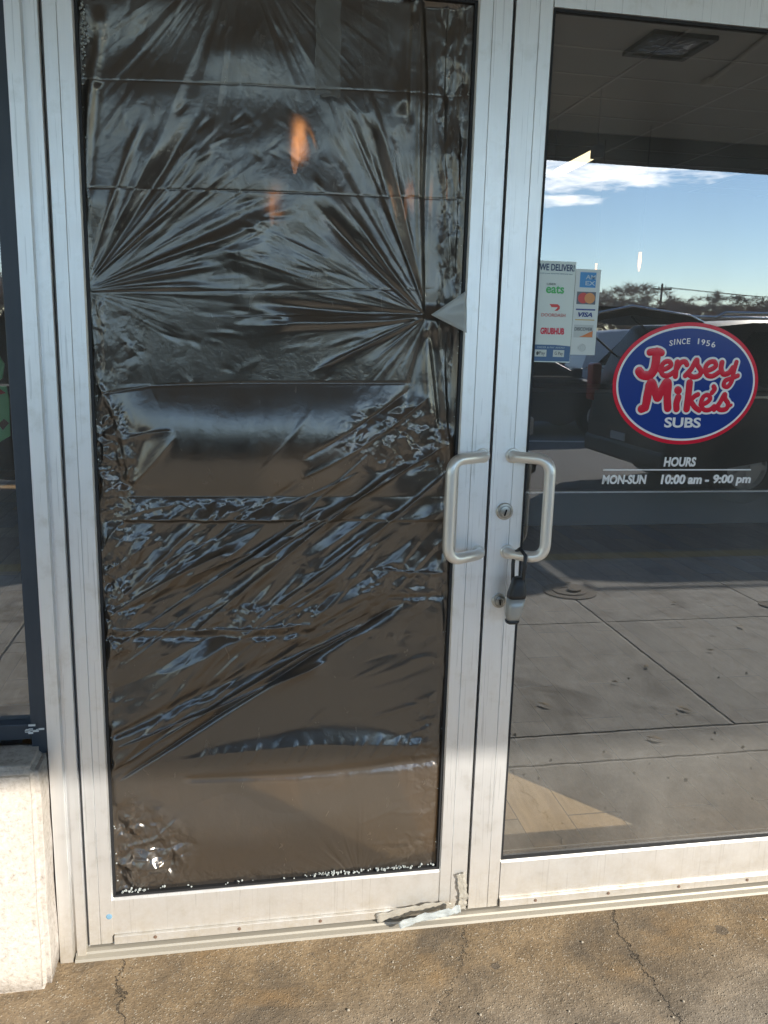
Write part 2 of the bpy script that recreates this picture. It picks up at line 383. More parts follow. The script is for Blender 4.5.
# aluminium door frame
fr = empty('door_frame', (XA, 0, 0)); tag(fr, 'ribbed silver aluminium frame around the pair of shop doors', 'door frame')
def rel(o, par):
    o.parent = par; o.matrix_parent_inverse = Matrix.Translation(-par.location); return o
prof = [(XA, .10), (XA, -.022), (XB1-.001, -.022), (XB1+.001, -.006), (XB2-.001, -.006), (XB2, -.014), (XC1, -.014), (XC1+.001, .10)]
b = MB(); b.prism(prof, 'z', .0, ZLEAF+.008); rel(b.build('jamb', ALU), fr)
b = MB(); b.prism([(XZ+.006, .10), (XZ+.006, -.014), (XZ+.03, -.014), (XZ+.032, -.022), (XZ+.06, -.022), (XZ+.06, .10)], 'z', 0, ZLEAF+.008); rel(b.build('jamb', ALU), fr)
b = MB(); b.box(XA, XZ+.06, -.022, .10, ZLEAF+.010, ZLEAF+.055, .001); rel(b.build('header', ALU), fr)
b = MB(); b.box(XC1+.002, XD-.0005, .006, .04, 0, ZLEAF); b.box(XD, XZ, .075, .095, ZLEAF-.03, ZLEAF+.009); rel(b.build('weather_stop', mat('grey_stop', (.30, .30, .30), .6)), fr)
# threshold
THRM = mat('worn_threshold', (.42, .39, .33), .5, .4)
th = MB()
th.prism([(-.026, .0), (-.024, .006), (-.012, .009), (-.010, .014), (.0, .016), (.05, .016), (.09, .008), (.09, 0)], 'x', XB1+.004, XZ+.058)
tag(th.build('threshold', THRM), 'low worn aluminium threshold running under both shop doors', 'threshold')
# ---- doors
def sweep(points, n=10, r=.03):
    """round the corners of a polyline"""
    P_ = [Vector(p) for p in points]; out = [P_[0]]
    for i in range(1, len(P_)-1):
        a = (P_[i-1]-P_[i]).normalized(); c = (P_[i+1]-P_[i]).normalized(); p0 = P_[i]+a*r; p1 = P_[i]+c*r
        for k in range(n+1):
            t = k/n; out.append(p0*(1-t)**2+P_[i]*2*t*(1-t)+p1*t*t)
    out.append(P_[-1]); return out
def door(x0, x1, gl, gr, zb, name, label, hx, hz, bx, sgn):
    """leaf spans x0..x1, glass gl..gr, from the bottom rail top zb"""
    d = empty('glass_door', (x0, 0, 0)); tag(d, label, 'door')
    z0 = .022
    step = .030
    a, c = (gl-x0), (x1-gr)
    for (s0, s1, g0, side) in ((x0, gl, gl, 1), (gr, x1, gr, -1)):
        if side == 1: pr = [(x0, .045), (x0, .001), (gl-step-.001, .001), (gl-step, .0035), (gl-step+.001, .001), (gl-.003, .001), (gl, .006), (gl, .045)]
        else: pr = [(x1, .045), (x1, .001), (gr+step+.001, .001), (gr+step, .0035), (gr+step-.001, .001), (gr+.003, .001), (gr, .006), (gr, .045)]
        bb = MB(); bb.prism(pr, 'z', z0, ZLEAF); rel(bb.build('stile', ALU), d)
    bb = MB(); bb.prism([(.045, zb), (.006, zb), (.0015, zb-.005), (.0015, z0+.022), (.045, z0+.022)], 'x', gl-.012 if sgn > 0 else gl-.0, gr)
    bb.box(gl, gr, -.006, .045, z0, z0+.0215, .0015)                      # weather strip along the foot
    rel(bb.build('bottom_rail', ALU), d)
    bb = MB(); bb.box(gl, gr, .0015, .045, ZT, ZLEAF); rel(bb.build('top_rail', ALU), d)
    bb = MB()
    for (q0, q1, r0, r1) in ((gl, gl+.006, zb, ZT), (gr-.006, gr, zb, ZT), (gl+.006, gr-.006, zb, zb+.006), (gl+.006, gr-.006, ZT-.006, ZT)): bb.box(q0+.0002, q1-.0002, .0075, .030, r0+.0002, r1-.0002)
    rel(bb.build('gasket', RUB), d)
    # screws in the foot strip
    for k in range(4):
        xx = gl+(gr-gl)*(.12+.25*k); bb = MB(); bb.lathe([(0, .0042), (.0016, .0038), (.002, .001)], (xx, -.006, z0+.011), (0, -1, 0), 12); rel(bb.build('screw', mat('rusty_screw', (.16, .10, .07), .6)) if k == 0 and False else bb.build('screw', SCREW), d)
    # push bar inside
    zt_, zb_ = P(650, 492, .06)[1], P(650, 524, .06)[1]
    bb = MB(); bb.box(gl-.02, gr+.02, .052, .100, zb_, zt_, .003); rel(bb.build('push_bar', PBAR), d)
    bb = MB(); bb.box(gl-.02, gr+.02, .050, .056, zt_+.0005, zt_+.004); rel(bb.build('push_bar_trim', ALU), d)
    # pull handle
    zt, zb2 = hz
    h = MB(); path = sweep([(hx, .0, zt), (hx, -.03, zt), (bx, -.062, zt), (bx, -.062, zb2), (hx, -.03, zb2), (hx, .0, zb2)][1:-1], 10, .033)
    path = [Vector((hx, .0005, zt)), Vector((hx, -.012, zt)), Vector((hx+(bx-hx)*.08, -.022, zt))]+path[1:-1]+[Vector((hx+(bx-hx)*.08, -.022, zb2)), Vector((hx, -.012, zb2)), Vector((hx, .0005, zb2))]
    h.tube(path, .0125, 24); ho = h.build('pull_handle', HANDLE, smooth=True); rel(ho, d)
    for z in (zt, zb2):
        bb = MB(); bb.lathe([(0, .0165), (.003, .0165), (.0045, .0145), (.0048, .012)], (hx, .0005, z), (0, -1, 0), 28)
        fo = bb.build('mounting_flange', HANDLE, smooth=30); fo.parent = ho
        fo.matrix_parent_inverse = Matrix.Identity(4)
    return d
SCREW = mat('rusty_screw', (.16, .10, .07), .6)
PBAR = mat('dark_push_bar', (.10, .115, .12), .4, .4)
hbL = P(450, 505, -.062)[0]; hmL = P(487, 455, -.012)[0]
hbR = P(548, 505, -.062)[0]; hmR = P(513, 455, -.012)[0]
zt = P(453, 459.5, -.062)[1]; zb_ = P(450, 560, -.062)[1]
dL = door(XD, XM-.0035, XF, XG, ZBL, 'l', 'silver framed shop door with its pane missing, filled by black plastic', hmL-.006, (zt, zb_), hbL, 1)
dR = door(XM+.0035, XZ, XR, XZ-.062, ZB, 'r', 'silver framed shop door with clear reflective glass and round logo', hmR+.004, (zt, zb_), hbR, -1)
# meeting gap filler behind
b = MB(); b.box(XM-.0034, XM+.0034, .02, .044, .022, ZLEAF); rel(b.build('meeting_seal', RUB), dL)
# glass pane of the right leaf: outer face reflective, other faces clear
def pane(x0, x1, z0, z1, y, parent, name='glass_pane'):
    bm = bmesh.new(); r = bmesh.ops.create_cube(bm, size=1)
    for v in bm.verts: v.co = Vector(((x0+x1)/2+v.co.x*(x1-x0), y+.003+v.co.y*.006, (z0+z1)/2+v.co.z*(z1-z0)))
    bm.normal_update()
    for f in bm.faces: f.material_index = 0 if f.normal.y < -.5 else 1
    me = bpy.data.meshes.new(name); bm.to_mesh(me); bm.free(); return rel(link_mesh(name, me, [GLASS, CLEAR]), parent)
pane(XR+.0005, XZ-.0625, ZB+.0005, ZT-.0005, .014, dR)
# locks
def lock(px, py, r, name, par, slot_rot):
    x, z = P(px, py, -.004); t = MB()
    t.lathe([(0, r), (.004, r), (.0065, r*.90), (.007, r*.70), (.0055, r*.66)], (x, .001, z), (0, -1, 0), 36)
    o = rel(t.build(name, LOCKM, smooth=30), par)
    t = MB(); t.lathe([(.004, r*.62), (.0085, r*.60), (.009, r*.5)], (x, .001, z), (0, -1, 0), 28); c = t.build('plug', LOCKM, smooth=30); c.parent = o
    t = MB(); t.box(-.0013, .0013, -.0105, -.007, -r*.38, r*.38); k = t.build('keyway', SHADOWGAP); k.parent = o; k.location = (x, .0, z-.002); k.rotation_euler = (0, rad(slot_rot), 0)
    return o
LOCKM = mat('worn_lock_steel', (.50, .48, .44), .34, .9)
lock(505, 511.5, .0195, 'lock_cylinder', dR, 15)
lock(499.5, 601, .0170, 'lock_cylinder', dR, -10)
# ---- lock box on the lower leg of the right handle
lb = empty('lock_box', (P(521, 560, -.055)[0], -.055, zb_)); tag(lb, 'small grey and black key lock box hanging from right pull handle', 'lock box')
lx, _z = P(521, 560, -.055); BLK = mat('black_rubber_shell', (.025, .026, .028), .45); GRYP = mat('scuffed_grey_metal', (.42, .42, .40), .42, .5)
t = MB(); pts = [(lx-.010, -.04, zb_-.062)] + [(lx-.0105*math.cos(a)+.002, -.040-.006*math.sin(a), zb_+.0+.018*math.sin(a)) for a in [math.pi*k/12 for k in range(13)]] + [(lx+.010, -.04, zb_-.062)]
t.tube([(lx-.009+.004*0, -.036, zb_-.075), (lx-.009, -.03, zb_-.02), (lx-.006, -.027, zb_+.004), (lx+.001, -.042, zb_+.0175), (lx+.008, -.058, zb_+.006), (lx+.008, -.060, zb_-.02), (lx+.006, -.052, zb_-.075)], .0042, 12)
rel(t.build('shackle', BLK, smooth=True), lb)
def loft(secs, name, m, par, seg=24):
    """secs: (z, cx, cy, halfw, halfd) superellipse rings"""
    bm = bmesh.new(); rings = []
    for (z, cx, cy, hw, hd) in secs:
        rr = []
        for k in range(seg):
            a = 2*math.pi*k/seg; c_, s_ = math.cos(a), math.sin(a); e = .6
            rr.append(bm.verts.new((cx+hw*math.copysign(abs(c_)**e, c_), cy+hd*math.copysign(abs(s_)**e, s_), z)))
        rings.append(rr)
    for i in range(len(rings)-1):
        for k in range(seg): bm.faces.new((rings[i][k], rings[i][(k+1) % seg], rings[i+1][(k+1) % seg], rings[i+1][k]))
    bm.faces.new(rings[0][::-1]); bm.faces.new(rings[-1]); bmesh.ops.recalc_face_normals(bm, faces=bm.faces[:])
    me = bpy.data.meshes.new(name); bm.to_mesh(me); bm.free(); o = link_mesh(name, me, m, None); me.shade_smooth(); return rel(o, par)
z0 = zb_-.046
loft([(z0, lx, -.048, .006, .008), (z0-.004, lx, -.048, .013, .012), (z0-.02, lx-.001, -.048, .0165, .015), (z0-.038, lx-.003, -.048, .0195, .0165), (z0-.0475, lx-.0035, -.048, .0200, .0168), (z0-.048, lx-.0035, -.048, .016, .014)], 'cap', BLK, lb)
loft([(z0-.0485, lx-.0035, -.048, .0150, .013), (z0-.049, lx-.0035, -.048, .0195, .0165), (z0-.070, lx-.006, -.048, .0190, .0160), (z0-.090, lx-.0085, -.048, .0165, .015), (z0-.100, lx-.0095, -.048, .0135, .012), (z0-.102, lx-.0095, -.048, .009, .008)], 'case', GRYP, lb)
loft([(z0-.1005, lx-.0095, -.048, .0155, .0135), (z0-.106, lx-.010, -.048, .0145, .0125), (z0-.109, lx-.010, -.048, .009, .008)], 'bumper', BLK, lb)

# ------------------------------------------------------------------ black plastic over the left opening
YP = .018
def build_plastic():
    x0, x1, z0, z1 = XF+.001, XG-.001, ZBL+.004, ZT+.0
    nx, nz = 640, 1560
    xs = np.linspace(x0, x1, nx); zs = np.linspace(z0, z1, nz)
    Xg, Zg = np.meshgrid(xs, zs)                     # [nz,nx]
    d = np.stack([Xg-CAM[0], np.full_like(Xg, YP-CAM[1]), Zg-CAM[2]], -1)
    dep = d@FW; U = 384+F*(d@RT)/dep; V = 512-F*(d@UP)/dep; del d, dep
    Hm = np.zeros_like(Xg)                           # mm, + towards the street
    rng = np.random.default_rng(11)
    MMPX = 2.1
    def win(xa, xb, ya, yb, mg):
        p = [P(xa-mg, ya-mg, YP), P(xb+mg, ya-mg, YP), P(xa-mg, yb+mg, YP), P(xb+mg, yb+mg, YP)]
        i0 = int((min(q[0] for q in p)-x0)/(x1-x0)*nx); i1 = int((max(q[0] for q in p)-x0)/(x1-x0)*nx)+2
        j0 = int((min(q[1] for q in p)-z0)/(z1-z0)*nz); j1 = int((max(q[1] for q in p)-z0)/(z1-z0)*nz)+2
        return slice(max(j0, 0), max(min(j1, nz), 0)), slice(max(i0, 0), max(min(i1, nx), 0))
    def ridge(xa, ya, xb, yb, w0, w1, slope, prof='g', bow=0.0, e0=.12, e1=.25):
        lx_, ly_ = xb-xa, yb-ya; Ln = math.hypot(lx_, ly_)
        if Ln < 1: return
        W = max(w0, w1); mg = W*4+abs(bow)
        sj, si = win(min(xa, xb), max(xa, xb), min(ya, yb), max(ya, yb), mg)
        u = U[sj, si]-xa; v = V[sj, si]-ya
        if u.size == 0: return
        t = (u*lx_+v*ly_)/Ln/Ln; s = (-u*ly_+v*lx_)/Ln
        tc_ = np.clip(t, 0, 1); s = s-bow*4*tc_*(1-tc_)
        wd = w0+(w1-w0)*tc_
        env = np.clip(t/e0, 0, 1)*np.clip((1-t)/e1, 0, 1); env = env*env*(3-2*env)
        q = s/wd
        if prof == 'g': f = np.exp(-q*q)
        elif prof == 'k': f = np.exp(-np.abs(q)*1.4)
        elif prof == 'a': f = np.where(q > 0, np.exp(-np.abs(q)*.9), np.exp(-np.abs(q)*3.2))
        elif prof == 'b': f = np.where(q < 0, np.exp(-np.abs(q)*.9), np.exp(-np.abs(q)*3.2))
        Hm[sj, si] += slope*wd*MMPX/.86*f*env
    def blob(cx, cy, rx, ry, amp, ang=0):
        c, s = math.cos(ang), math.sin(ang); R = max(rx, ry)*2.4
        sj, si = win(cx-R, cx+R, cy-R, cy+R, 2); u = U[sj, si]-cx; v = V[sj, si]-cy
        if u.size == 0: return
        a = (u*c+v*s)/rx; b_ = (-u*s+v*c)/ry; Hm[sj, si] += amp*np.exp(-(a*a+b_*b_))
    def fan(px, py, targets, w0, slope, jit=0, prof='g'):
        for (tx, ty, wk) in targets:
            Ln = math.hypot(tx-px, ty-py)
            ridge(px, py, tx, ty, w0, w0+wk*Ln/100, slope*(1+.3*rng.standard_normal()), prof if rng.random() < .6 else 'k', rng.uniform(-1, 1)*Ln*.02, .03, .45)
    # -- smooth value noise on the film
    def vn(a, b_, seed):
        r_ = np.random.default_rng(seed); n_ = 257; g_ = r_.uniform(-1, 1, (n_, n_))
        a = a+1000.0; b_ = b_+1000.0; ia = np.floor(a).astype(int); ib = np.floor(b_).astype(int); fa = a-ia; fb = b_-ib; fa = fa*fa*(3-2*fa); fb = fb*fb*(3-2*fb)
        i_0, i_1, j_0, j_1 = ia % n_, (ia+1) % n_, ib % n_, (ib+1) % n_
        return (g_[j_0, i_0]*(1-fa)+g_[j_0, i_1]*fa)*(1-fb)+(g_[j_1, i_0]*(1-fa)+g_[j_1, i_1]*fa)*fb
    def ss(x): x = np.clip(x, 0, 1); return x*x*(3-2*x)
    Hm += vn(U/80, V/50, 1)*3.6+vn(U/34, V/26, 2)*.6
    def polar(px, py, a0, a1, soft, R, K, slope, seed, x_lim=None, sharp=.5):
        """pulled-film fan: ridges that run out from one pinned point"""
        du, dv = U-px, V-py; r = np.hypot(du, dv)+1e-3; th = np.degrees(np.arctan2(-dv, du))
        mid = (a0+a1)/2; dth = (th-mid+180) % 360-180; hw_ = (a1-a0)/2
        m = ss((hw_-np.abs(dth))/soft+.5)
        Rv = R*(1+.35*vn(th/9, r*0, seed+9)); m = m*ss((Rv-r)/(Rv*.55))*ss(r/6)
        if x_lim: m = m*ss((U-x_lim[0])/30)*ss((x_lim[1]-U)/30)
        t = np.radians(dth); tot = 0
        for kk, wk, rs in ((K, 1.0, 130), (K*2.3, .7, 80), (K*5, .3, 45)):
            n_ = vn(t*kk+.15*vn(r/60, t*kk*.5, seed+3), r/rs, seed+int(kk)); f = (1-sharp)*n_+sharp*(1-2*np.abs(n_))*.8
            tot = tot+f*wk*(r/kk)*MMPX
        return tot*slope*m
    Hm += polar(84, 291, -2, 72, 12, 235, 7, .17, 21)
    Hm += polar(84, 291, -28, 6, 8, 150, 14, .12, 25)
    Hm += polar(427, 316, 92, 186, 10, 235, 7, .17, 31)
    Hm += polar(427, 316, 186, 262, 12, 95, 9, .16, 35)
    Hm += polar(240, -60, 215, 335, 20, 260, 12, .07, 37)
    Hm += polar(360, 884, 20, 160, 20, 75, 8, .16, 55)
    def fac(A, B, seed):
        """piecewise-flat facets on a warped lattice: crisp creases between planes"""
        r_ = np.random.default_rng(seed); n_ = 199; g_ = r_.uniform(-1, 1, (n_, n_)); dg = r_.random((n_, n_)) < .5
        wa = vn(A*.9, B*.9, seed+50)*.75; wb = vn(A*.9+31, B*.9, seed+51)*.75; A = A+wa+500; B = B+wb+500
        ia = np.floor(A).astype(int); ib = np.floor(B).astype(int); x = A-ia; y = B-ib; i_0, i_1, j_0, j_1 = ia % n_, (ia+1) % n_, ib % n_, (ib+1) % n_
        h00, h10, h01, h11 = g_[j_0, i_0], g_[j_0, i_1], g_[j_1, i_0], g_[j_1, i_1]
        p1 = np.where(x > y, h00+(h10-h00)*x+(h11-h10)*y, h00+(h11-h01)*x+(h01-h00)*y)
        p2 = np.where(x+y < 1, h00+(h10-h00)*x+(h01-h00)*y, h11+(h01-h11)*(1-x)+(h10-h11)*(1-y))
        return np.where(dg[j_0, i_0], p1, p2)
    def rot(deg): c, s_ = math.cos(rad(deg)), math.sin(rad(deg)); return U*c-V*s_, U*s_+V*c
    def tri(x): return np.abs(((x) % 1.0)*2-1)
    def facets(mask, n, lam, slope, seed, ang=None, spread=1.6):
        r_ = np.random.default_rng(seed); wx = vn(U/22, V/22, seed+1)*5+vn(U/9, V/9, seed+4)*1; wy = vn(U/22, V/22, seed+2)*5+vn(U/9, V/9, seed+5)*1; tot = 0
        for k in range(n):
            a = (r_.uniform(0, math.pi) if ang is None else ang+r_.normal()*spread*.5); l_ = lam*r_.uniform(.6, 1.7); am = np.clip(vn(U/40+k*7, V/40, seed+20+k)+.35, 0, 1)
            tot = tot+tri((np.cos(a)*(U+wx)+np.sin(a)*(V+wy))/l_+r_.random())*l_*MMPX*.5*am*slope
        return tot*mask
    def ellm(cx, cy, rx, ry, p=2.0): return ss(1.35-((U-cx)/rx)**2-((V-cy)/ry)**2)
    def between(ya, yb, s_=14): return ss((V-ya)/s_+.5)*ss((yb-V)/s_+.5)
    diag_top = 778-(U-118)*.655                     # lower edge of the crumpled diagonal zone
    zone = ss((diag_top-V)/10)*ss((V-500)/20)
    Hm += zone*polar(103, 617, 18, 84, 8, 260, 5, .26, 41, sharp=.6)+zone*polar(458, 442, 192, 236, 8, 260, 6, .24, 51, sharp=.6)+zone*polar(112, 772, 24, 50, 5, 380, 7, .22, 45, sharp=.6)
    a1, b1 = rot(33); a2, b2 = rot(42); a3, b3 = rot(25)
    Hm += zone*(8.5*fac(a1/95, b1/24, 61)+4.2*fac(a2/46, b2/11, 63)*ss(vn(U/50, V/40, 64)+.7)+1.5*fac(a3/20, b3/7, 65)*ss(vn(U/30, V/30, 66)+.5))
    mid = ss((V-500)/10)*ss((650-V)/14)
    Hm += mid*(3.0*fac(a2/34, b2/16, 71)+1.1*fac(U/9, V/8, 73)*ss(vn(U/26, V/20, 74)*1.6))
    def cr(mask, lam, amp, seed, ax=1.0, ay=1.0):
        return mask*amp*(fac(U/(lam*ax), V/(lam*ay), seed)+.5*fac(V/(lam*.5*ay)+3, U/(lam*.5*ax), seed+2)+.22*fac(U/(lam*.24*ax), V/(lam*.24*ay), seed+4))
    Hm += cr(np.maximum(ellm(112, 468, 26, 66), ellm(118, 600, 18, 70)), 16, 5.5, 81)
    Hm += cr(ellm(265, 622, 85, 20), 17, 3.6, 91)+cr(ellm(405, 588, 52, 26), 20, 4.0, 93)+cr(ellm(395, 438, 62, 36), 18, 4.6, 95)+cr(ellm(205, 508, 90, 12), 13, 2.2, 97)
    Hm += cr(ss((U-436)/8)*ss((870-V)/20), 11, 5.0, 101, 1.0, 4.2)+cr(ss((108-U)/8)*between(300, 880), 9, 2.6, 111, 1.0, 3.5)
    Hm += cr(ellm(134, 848, 60, 46), 24, 12.5, 121)+cr(between(868, 892), 10, 1.8, 141)+cr(ellm(432, 760, 26, 70), 16, 2.6, 151)+cr(ellm(422, 850, 46, 24), 14, 2.4, 153)
    Hm += cr(ellm(110, 345, 40, 40), 16, .7, 155)
    # -- folds from packaging: thin straight creases
    def crease(pts, depth, w=1.0):
        for (a, b_) in zip(pts[:-1], pts[1:]): ridge(a[0], a[1], b_[0], b_[1], w, w, -depth, 'g', 0, .01, .01)
    crease([(70, 79), (240, 84), (470, 96)], .20, .9); crease([(78, 187), (240, 191), (470, 199)], .24, .9)
    crease([(84, 292), (250, 291), (432, 289)], .20, .9); crease([(90, 396), (150, 386), (240, 383), (412, 383)], .34, 1.2)
    crease([(225, 0), (240, 300)], .06); crease([(362, 0), (368, 290)], .07)
    L0 = (84, 291); R0 = (427, 316)
    ridge(84, 290, 204, 100, 1.2, 7, -.42, 'g', 3, .05, .4); ridge(86, 280, 150, 100, 1.2, 5, .30, 'g', -2, .05, .4); ridge(84, 285, 230, 150, 1.2, 5, .26, 'g', 2, .05, .5)
    ridge(84, 291, 245, 232, 1, 5, .28, 'g', -3, .05, .5); ridge(84, 291, 250, 262, 1, 5, .26, 'g', -3, .05, .5); ridge(84, 292, 240, 288, 1, 4, .26, 'g', -3, .05, .5)
    ridge(97, 90, 98, 4, 5, 7, .35, 'g', 3); ridge(84, 215, 99, 30, 3, 6, .4, 'g', -3); ridge(90, 200, 108, 20, 3, 5, -.3, 'g', -3)
    ridge(427, 314, 372, 130, 1.4, 6, -.55, 'g', -3, .04, .3); ridge(426, 314, 366, 84, 1.2, 4, .42, 'g', 4, .04, .35); ridge(427, 314, 336, 90, 1.2, 4, -.34, 'g', 4, .1, .3)
    ridge(425, 315, 312, 198, 1.4, 6, -.50, 'g', -4, .04, .3); ridge(425, 315, 350, 205, 1.4, 5, .40, 'g', -4, .04, .3); ridge(426, 318, 262, 322, 1.5, 7, .36, 'g', -3, .03, .3); ridge(426, 314, 240, 300, 1.5, 7, -.36, 'g', -3, .03, .3); ridge(424, 317, 305, 375, 1.2, 5, .42, 'b', 0, .03, .3)
    # -- short wind ripples
    for k in range(150):
        x = rng.uniform(95, 420); y = rng.uniform(20, 380)
        ang = math.atan2(y-300, x-80)+rng.normal()*.18 if x < 260 else math.atan2(y-315, x-430)+rng.normal()*.2
        l_ = rng.uniform(18, 52); ridge(x, y, x+l_*math.cos(ang), y+l_*math.sin(ang), rng.uniform(1.6, 3.5), rng.uniform(1.8, 4), rng.uniform(-.15, .15), 'g', rng.uniform(-2, 2), .5, .5)
    # -- lapped vertical fold: the film steps back right of it
    fx = 424+4*np.sin(V/70)*ss((250-V)/200); Hm -= 13*ss((U-fx)/5+.5)*ss((322-V)/20)*(1-.6*ss((U-440)/35))
    fx2 = 428+(V-316)*.10; Hm -= 10*ss((U-fx2)/6+.5)*ss((V-322)/30)*ss((450-V)/30)
    for (xa, ya, xb, yb, w_, s_, bw, pr) in ((422, -20, 421, 312, 2.4, .60, 3, 'g'), (434, 40, 424, 300, 2.5, .45, -2, 'g'), (408, -10, 400, 118, 6, .34, -5, 'g'), (415, 0, 411, 128, 2.5, -.5, 2, 'g'), (450, -20, 452, 290, 5, .45, 6, 'a'), (462, -20, 450, 280, 3, .5, -4, 'g'),
        (427, 320, 432, 430, 3, .5, 3, 'g'), (436, 318, 444, 460, 3, .5, -4, 'g'), (447, 330, 452, 470, 3, .5, 4, 'a'), (430, 330, 405, 420, 4, -.4, 4, 'g'), (450, 480, 444, 720, 3, .45, -3, 'g'), (92, 310, 98, 480, 3, .4, 3, 'g'), (103, 630, 112, 780, 3, .45, 3, 'g')):
        ridge(xa, ya, xb, yb, w_, w_*1.2, s_, pr, bw, .1, .15)
    # -- pillow between the last crease and the push bar
    t = np.clip((V-384)/(497-384), 0, 1); Hm += 30*np.sin(np.pi*t)*(0.75+.25*t)*ss((U-92)/80)*ss((450-U)/130)*(V > 384)*(V < 497)
    ridge(112, 442, 128, 490, 3, 6, -.6, 'g', 3); ridge(96, 380, 130, 480, 3, 5, .5, 'g', -6); ridge(130, 486, 178, 432, 3, 7, .5, 'b', 2); ridge(128, 490, 150, 425, 3, 7, -.5, 'g'); ridge(126, 480, 104, 400, 2, 5, -.45, 'g', 4)
    ridge(122, 440, 178, 430, 3, 4, .5, 'a', -3, .3, .3); ridge(300, 460, 415, 385, 5, 4, -.5, 'a', 3, .1, .2); ridge(240, 490, 318, 400, 2, 3, .22, 'g', 3, .3, .4)
    # -- push bar pressing the film: a flat step leaning back towards its top
    tb = np.clip((V-497)/23, 0, 1); inb = ss((V-496)/2.0)*ss((522-V)/3.0); Hm += (2+11.5*tb)*inb*ss((U-120)/14)*(.25+.75*ss((310-U)/60))
    Hm += -6*ss((V-520)/4)*ss((560-V)/30)*ss((U-120)/14)*ss((310-U)/60)
    # -- bold sweeps of the lower half
    D = [(107, 618, 235, 548, 2, 9, .6, 'a'), (118, 645, 330, 505, 4, 8, .6, 'a'), (190, 636, 400, 466, 4, 8, .65, 'a'), (230, 580, 455, 440, 5, 4, .7, 'b'), (275, 606, 455, 466, 5, 4, .6, 'a'), (300, 478, 430, 395, 4, 5, .6, 'b'),
         (110, 738, 330, 642, 3, 10, -.8, 'g'), (115, 748, 330, 660, 2.5, 8, .7, 'a'), (117, 782, 412, 598, 2.5, 10, -1.0, 'b'), (120, 766, 380, 618, 3, 8, .8, 'a')]
    for (xa, ya, xb, yb, w0, w1, s_, pr) in D: ridge(xa, ya, xb, yb, w0, w1, s_*.95, pr, rng.uniform(-6, 6), .04, .12)
    for k in range(18):
        x = rng.uniform(108, 400); y = rng.uniform(505, 700)
        if y > 770-(x-118)*.655: continue
        a = -rad(33)+rng.normal()*.16; l_ = rng.uniform(50, 150); ridge(x, y, x+l_*math.cos(a), y+l_*math.sin(a), rng.uniform(1.2, 2.5), rng.uniform(1.4, 4), rng.choice([-1, 1])*rng.uniform(.25, .6), rng.choice(['a', 'b', 'g']), rng.uniform(-3, 3), .15, .25)
    ridge(100, 636, 330, 632, 3, 4, -.5, 'g', 3, .05, .1); ridge(105, 628, 320, 622, 3, 4, .4, 'a', 5, .05, .1); ridge(380, 568, 450, 572, 3, 4, .4, 'a', 2); ridge(385, 598, 445, 596, 2, 3, -.5, 'g')
    # -- lower calm panels: one soft shelf that catches the sky, then a pillow above the sill
    calm = 1-zone
    Hm += calm*ss((V-560)/40)*(3.4*fac(a3/120, b3/46, 201)+1.3*fac(a1/60, b1/19, 203)*ss(vn(U/60, V/50, 204)+.25))
    sh = V-(752-(U-240)*.06)+4*vn(U/45, V*0, 300); wd = .25+.75*ss((U-165)/120)*ss((455-U)/130)
    wd = wd*(.62+.25*vn(U/38, V*0, 305)); ta = (sh+30*wd)/(26*wd); Hm += 17*wd*np.clip(np.log1p(np.exp(ta*7))/7, 0, 1)*ss((60-sh)/58)*ss((U-150)/50)*ss((452-U)/50)
    for k in range(16):
        xx = 190+k*15+rng.uniform(-5, 5); ridge(xx, 764-(xx-240)*.06, xx+14, 742-(xx-240)*.07, 1.2, 2.4, rng.uniform(.1, .35), 'g', 1)
    for k in range(26):
        x = rng.uniform(300, 430); y = rng.uniform(640, 860); l_ = rng.uniform(25, 80); a = -rad(18)+rng.normal()*.2; ridge(x, y, x+l_*math.cos(a), y+l_*math.sin(a), 1.4, 3.5, rng.uniform(-.16, .2), 'g', rng.uniform(-3, 3), .3, .4)
    ridge(180, 779, 445, 757, 3, 6, -.45, 'g', 4, .05, .05); ridge(345, 685, 438, 652, 2, 5, .14, 'g', 2, .4, .3); ridge(360, 690, 440, 662, 2, 4, -.12, 'g', 2, .4, .3); ridge(370, 718, 442, 692, 2, 4, .18, 'g', 2)
    t = np.clip((V-(778-(U-180)*.07))/108, 0, 1); Hm += 15*np.sin(np.pi*t)**1.6*ss((U-105)/70)*ss((455-U)/60)*(t > 0)*(t < 1)
    ridge(150, 840, 178, 815, 2, 3, .5, 'a'); ridge(125, 848, 180, 828, 1.5, 3, .5, 'g'); ridge(118, 868, 148, 800, 3, 5, .5, 'g')
    blob(148, 862, 17, 15, 16.0)
    # film is clamped at its rim
    e = np.minimum(np.minimum((Xg-x0)/.018, (x1-Xg)/.018), np.minimum((Zg-z0)/.016, (z1-Zg)/.016)); e = np.clip(e, 0, 1); e = e*e*(3-2*e)
    Hm *= e
    Hm = np.where(Hm > 0, Hm, Hm*.8)
    Hm = 36*np.tanh(Hm/36)
    # light smoothing so crests stay round
    K = Hm.copy()
    K[1:-1, 1:-1] = (Hm[1:-1, 1:-1]*4+Hm[:-2, 1:-1]+Hm[2:, 1:-1]+Hm[1:-1, :-2]+Hm[1:-1, 2:])/8
    Y = YP-K/1000
    Y = np.maximum(Y, -.012)
    co = np.stack([Xg, Y, Zg], -1).reshape(-1, 3).astype(np.float32)
    me = bpy.data.meshes.new('plastic_sheet'); nv = nx*nz; nf = (nx-1)*(nz-1)
    idx = np.arange(nv).reshape(nz, nx); fa = np.stack([idx[:-1, :-1], idx[:-1, 1:], idx[1:, 1:], idx[1:, :-1]], -1).reshape(-1).astype(np.int32)
    me.vertices.add(nv); me.vertices.foreach_set('co', co.ravel()); me.loops.add(nf*4); me.loops.foreach_set('vertex_index', fa)
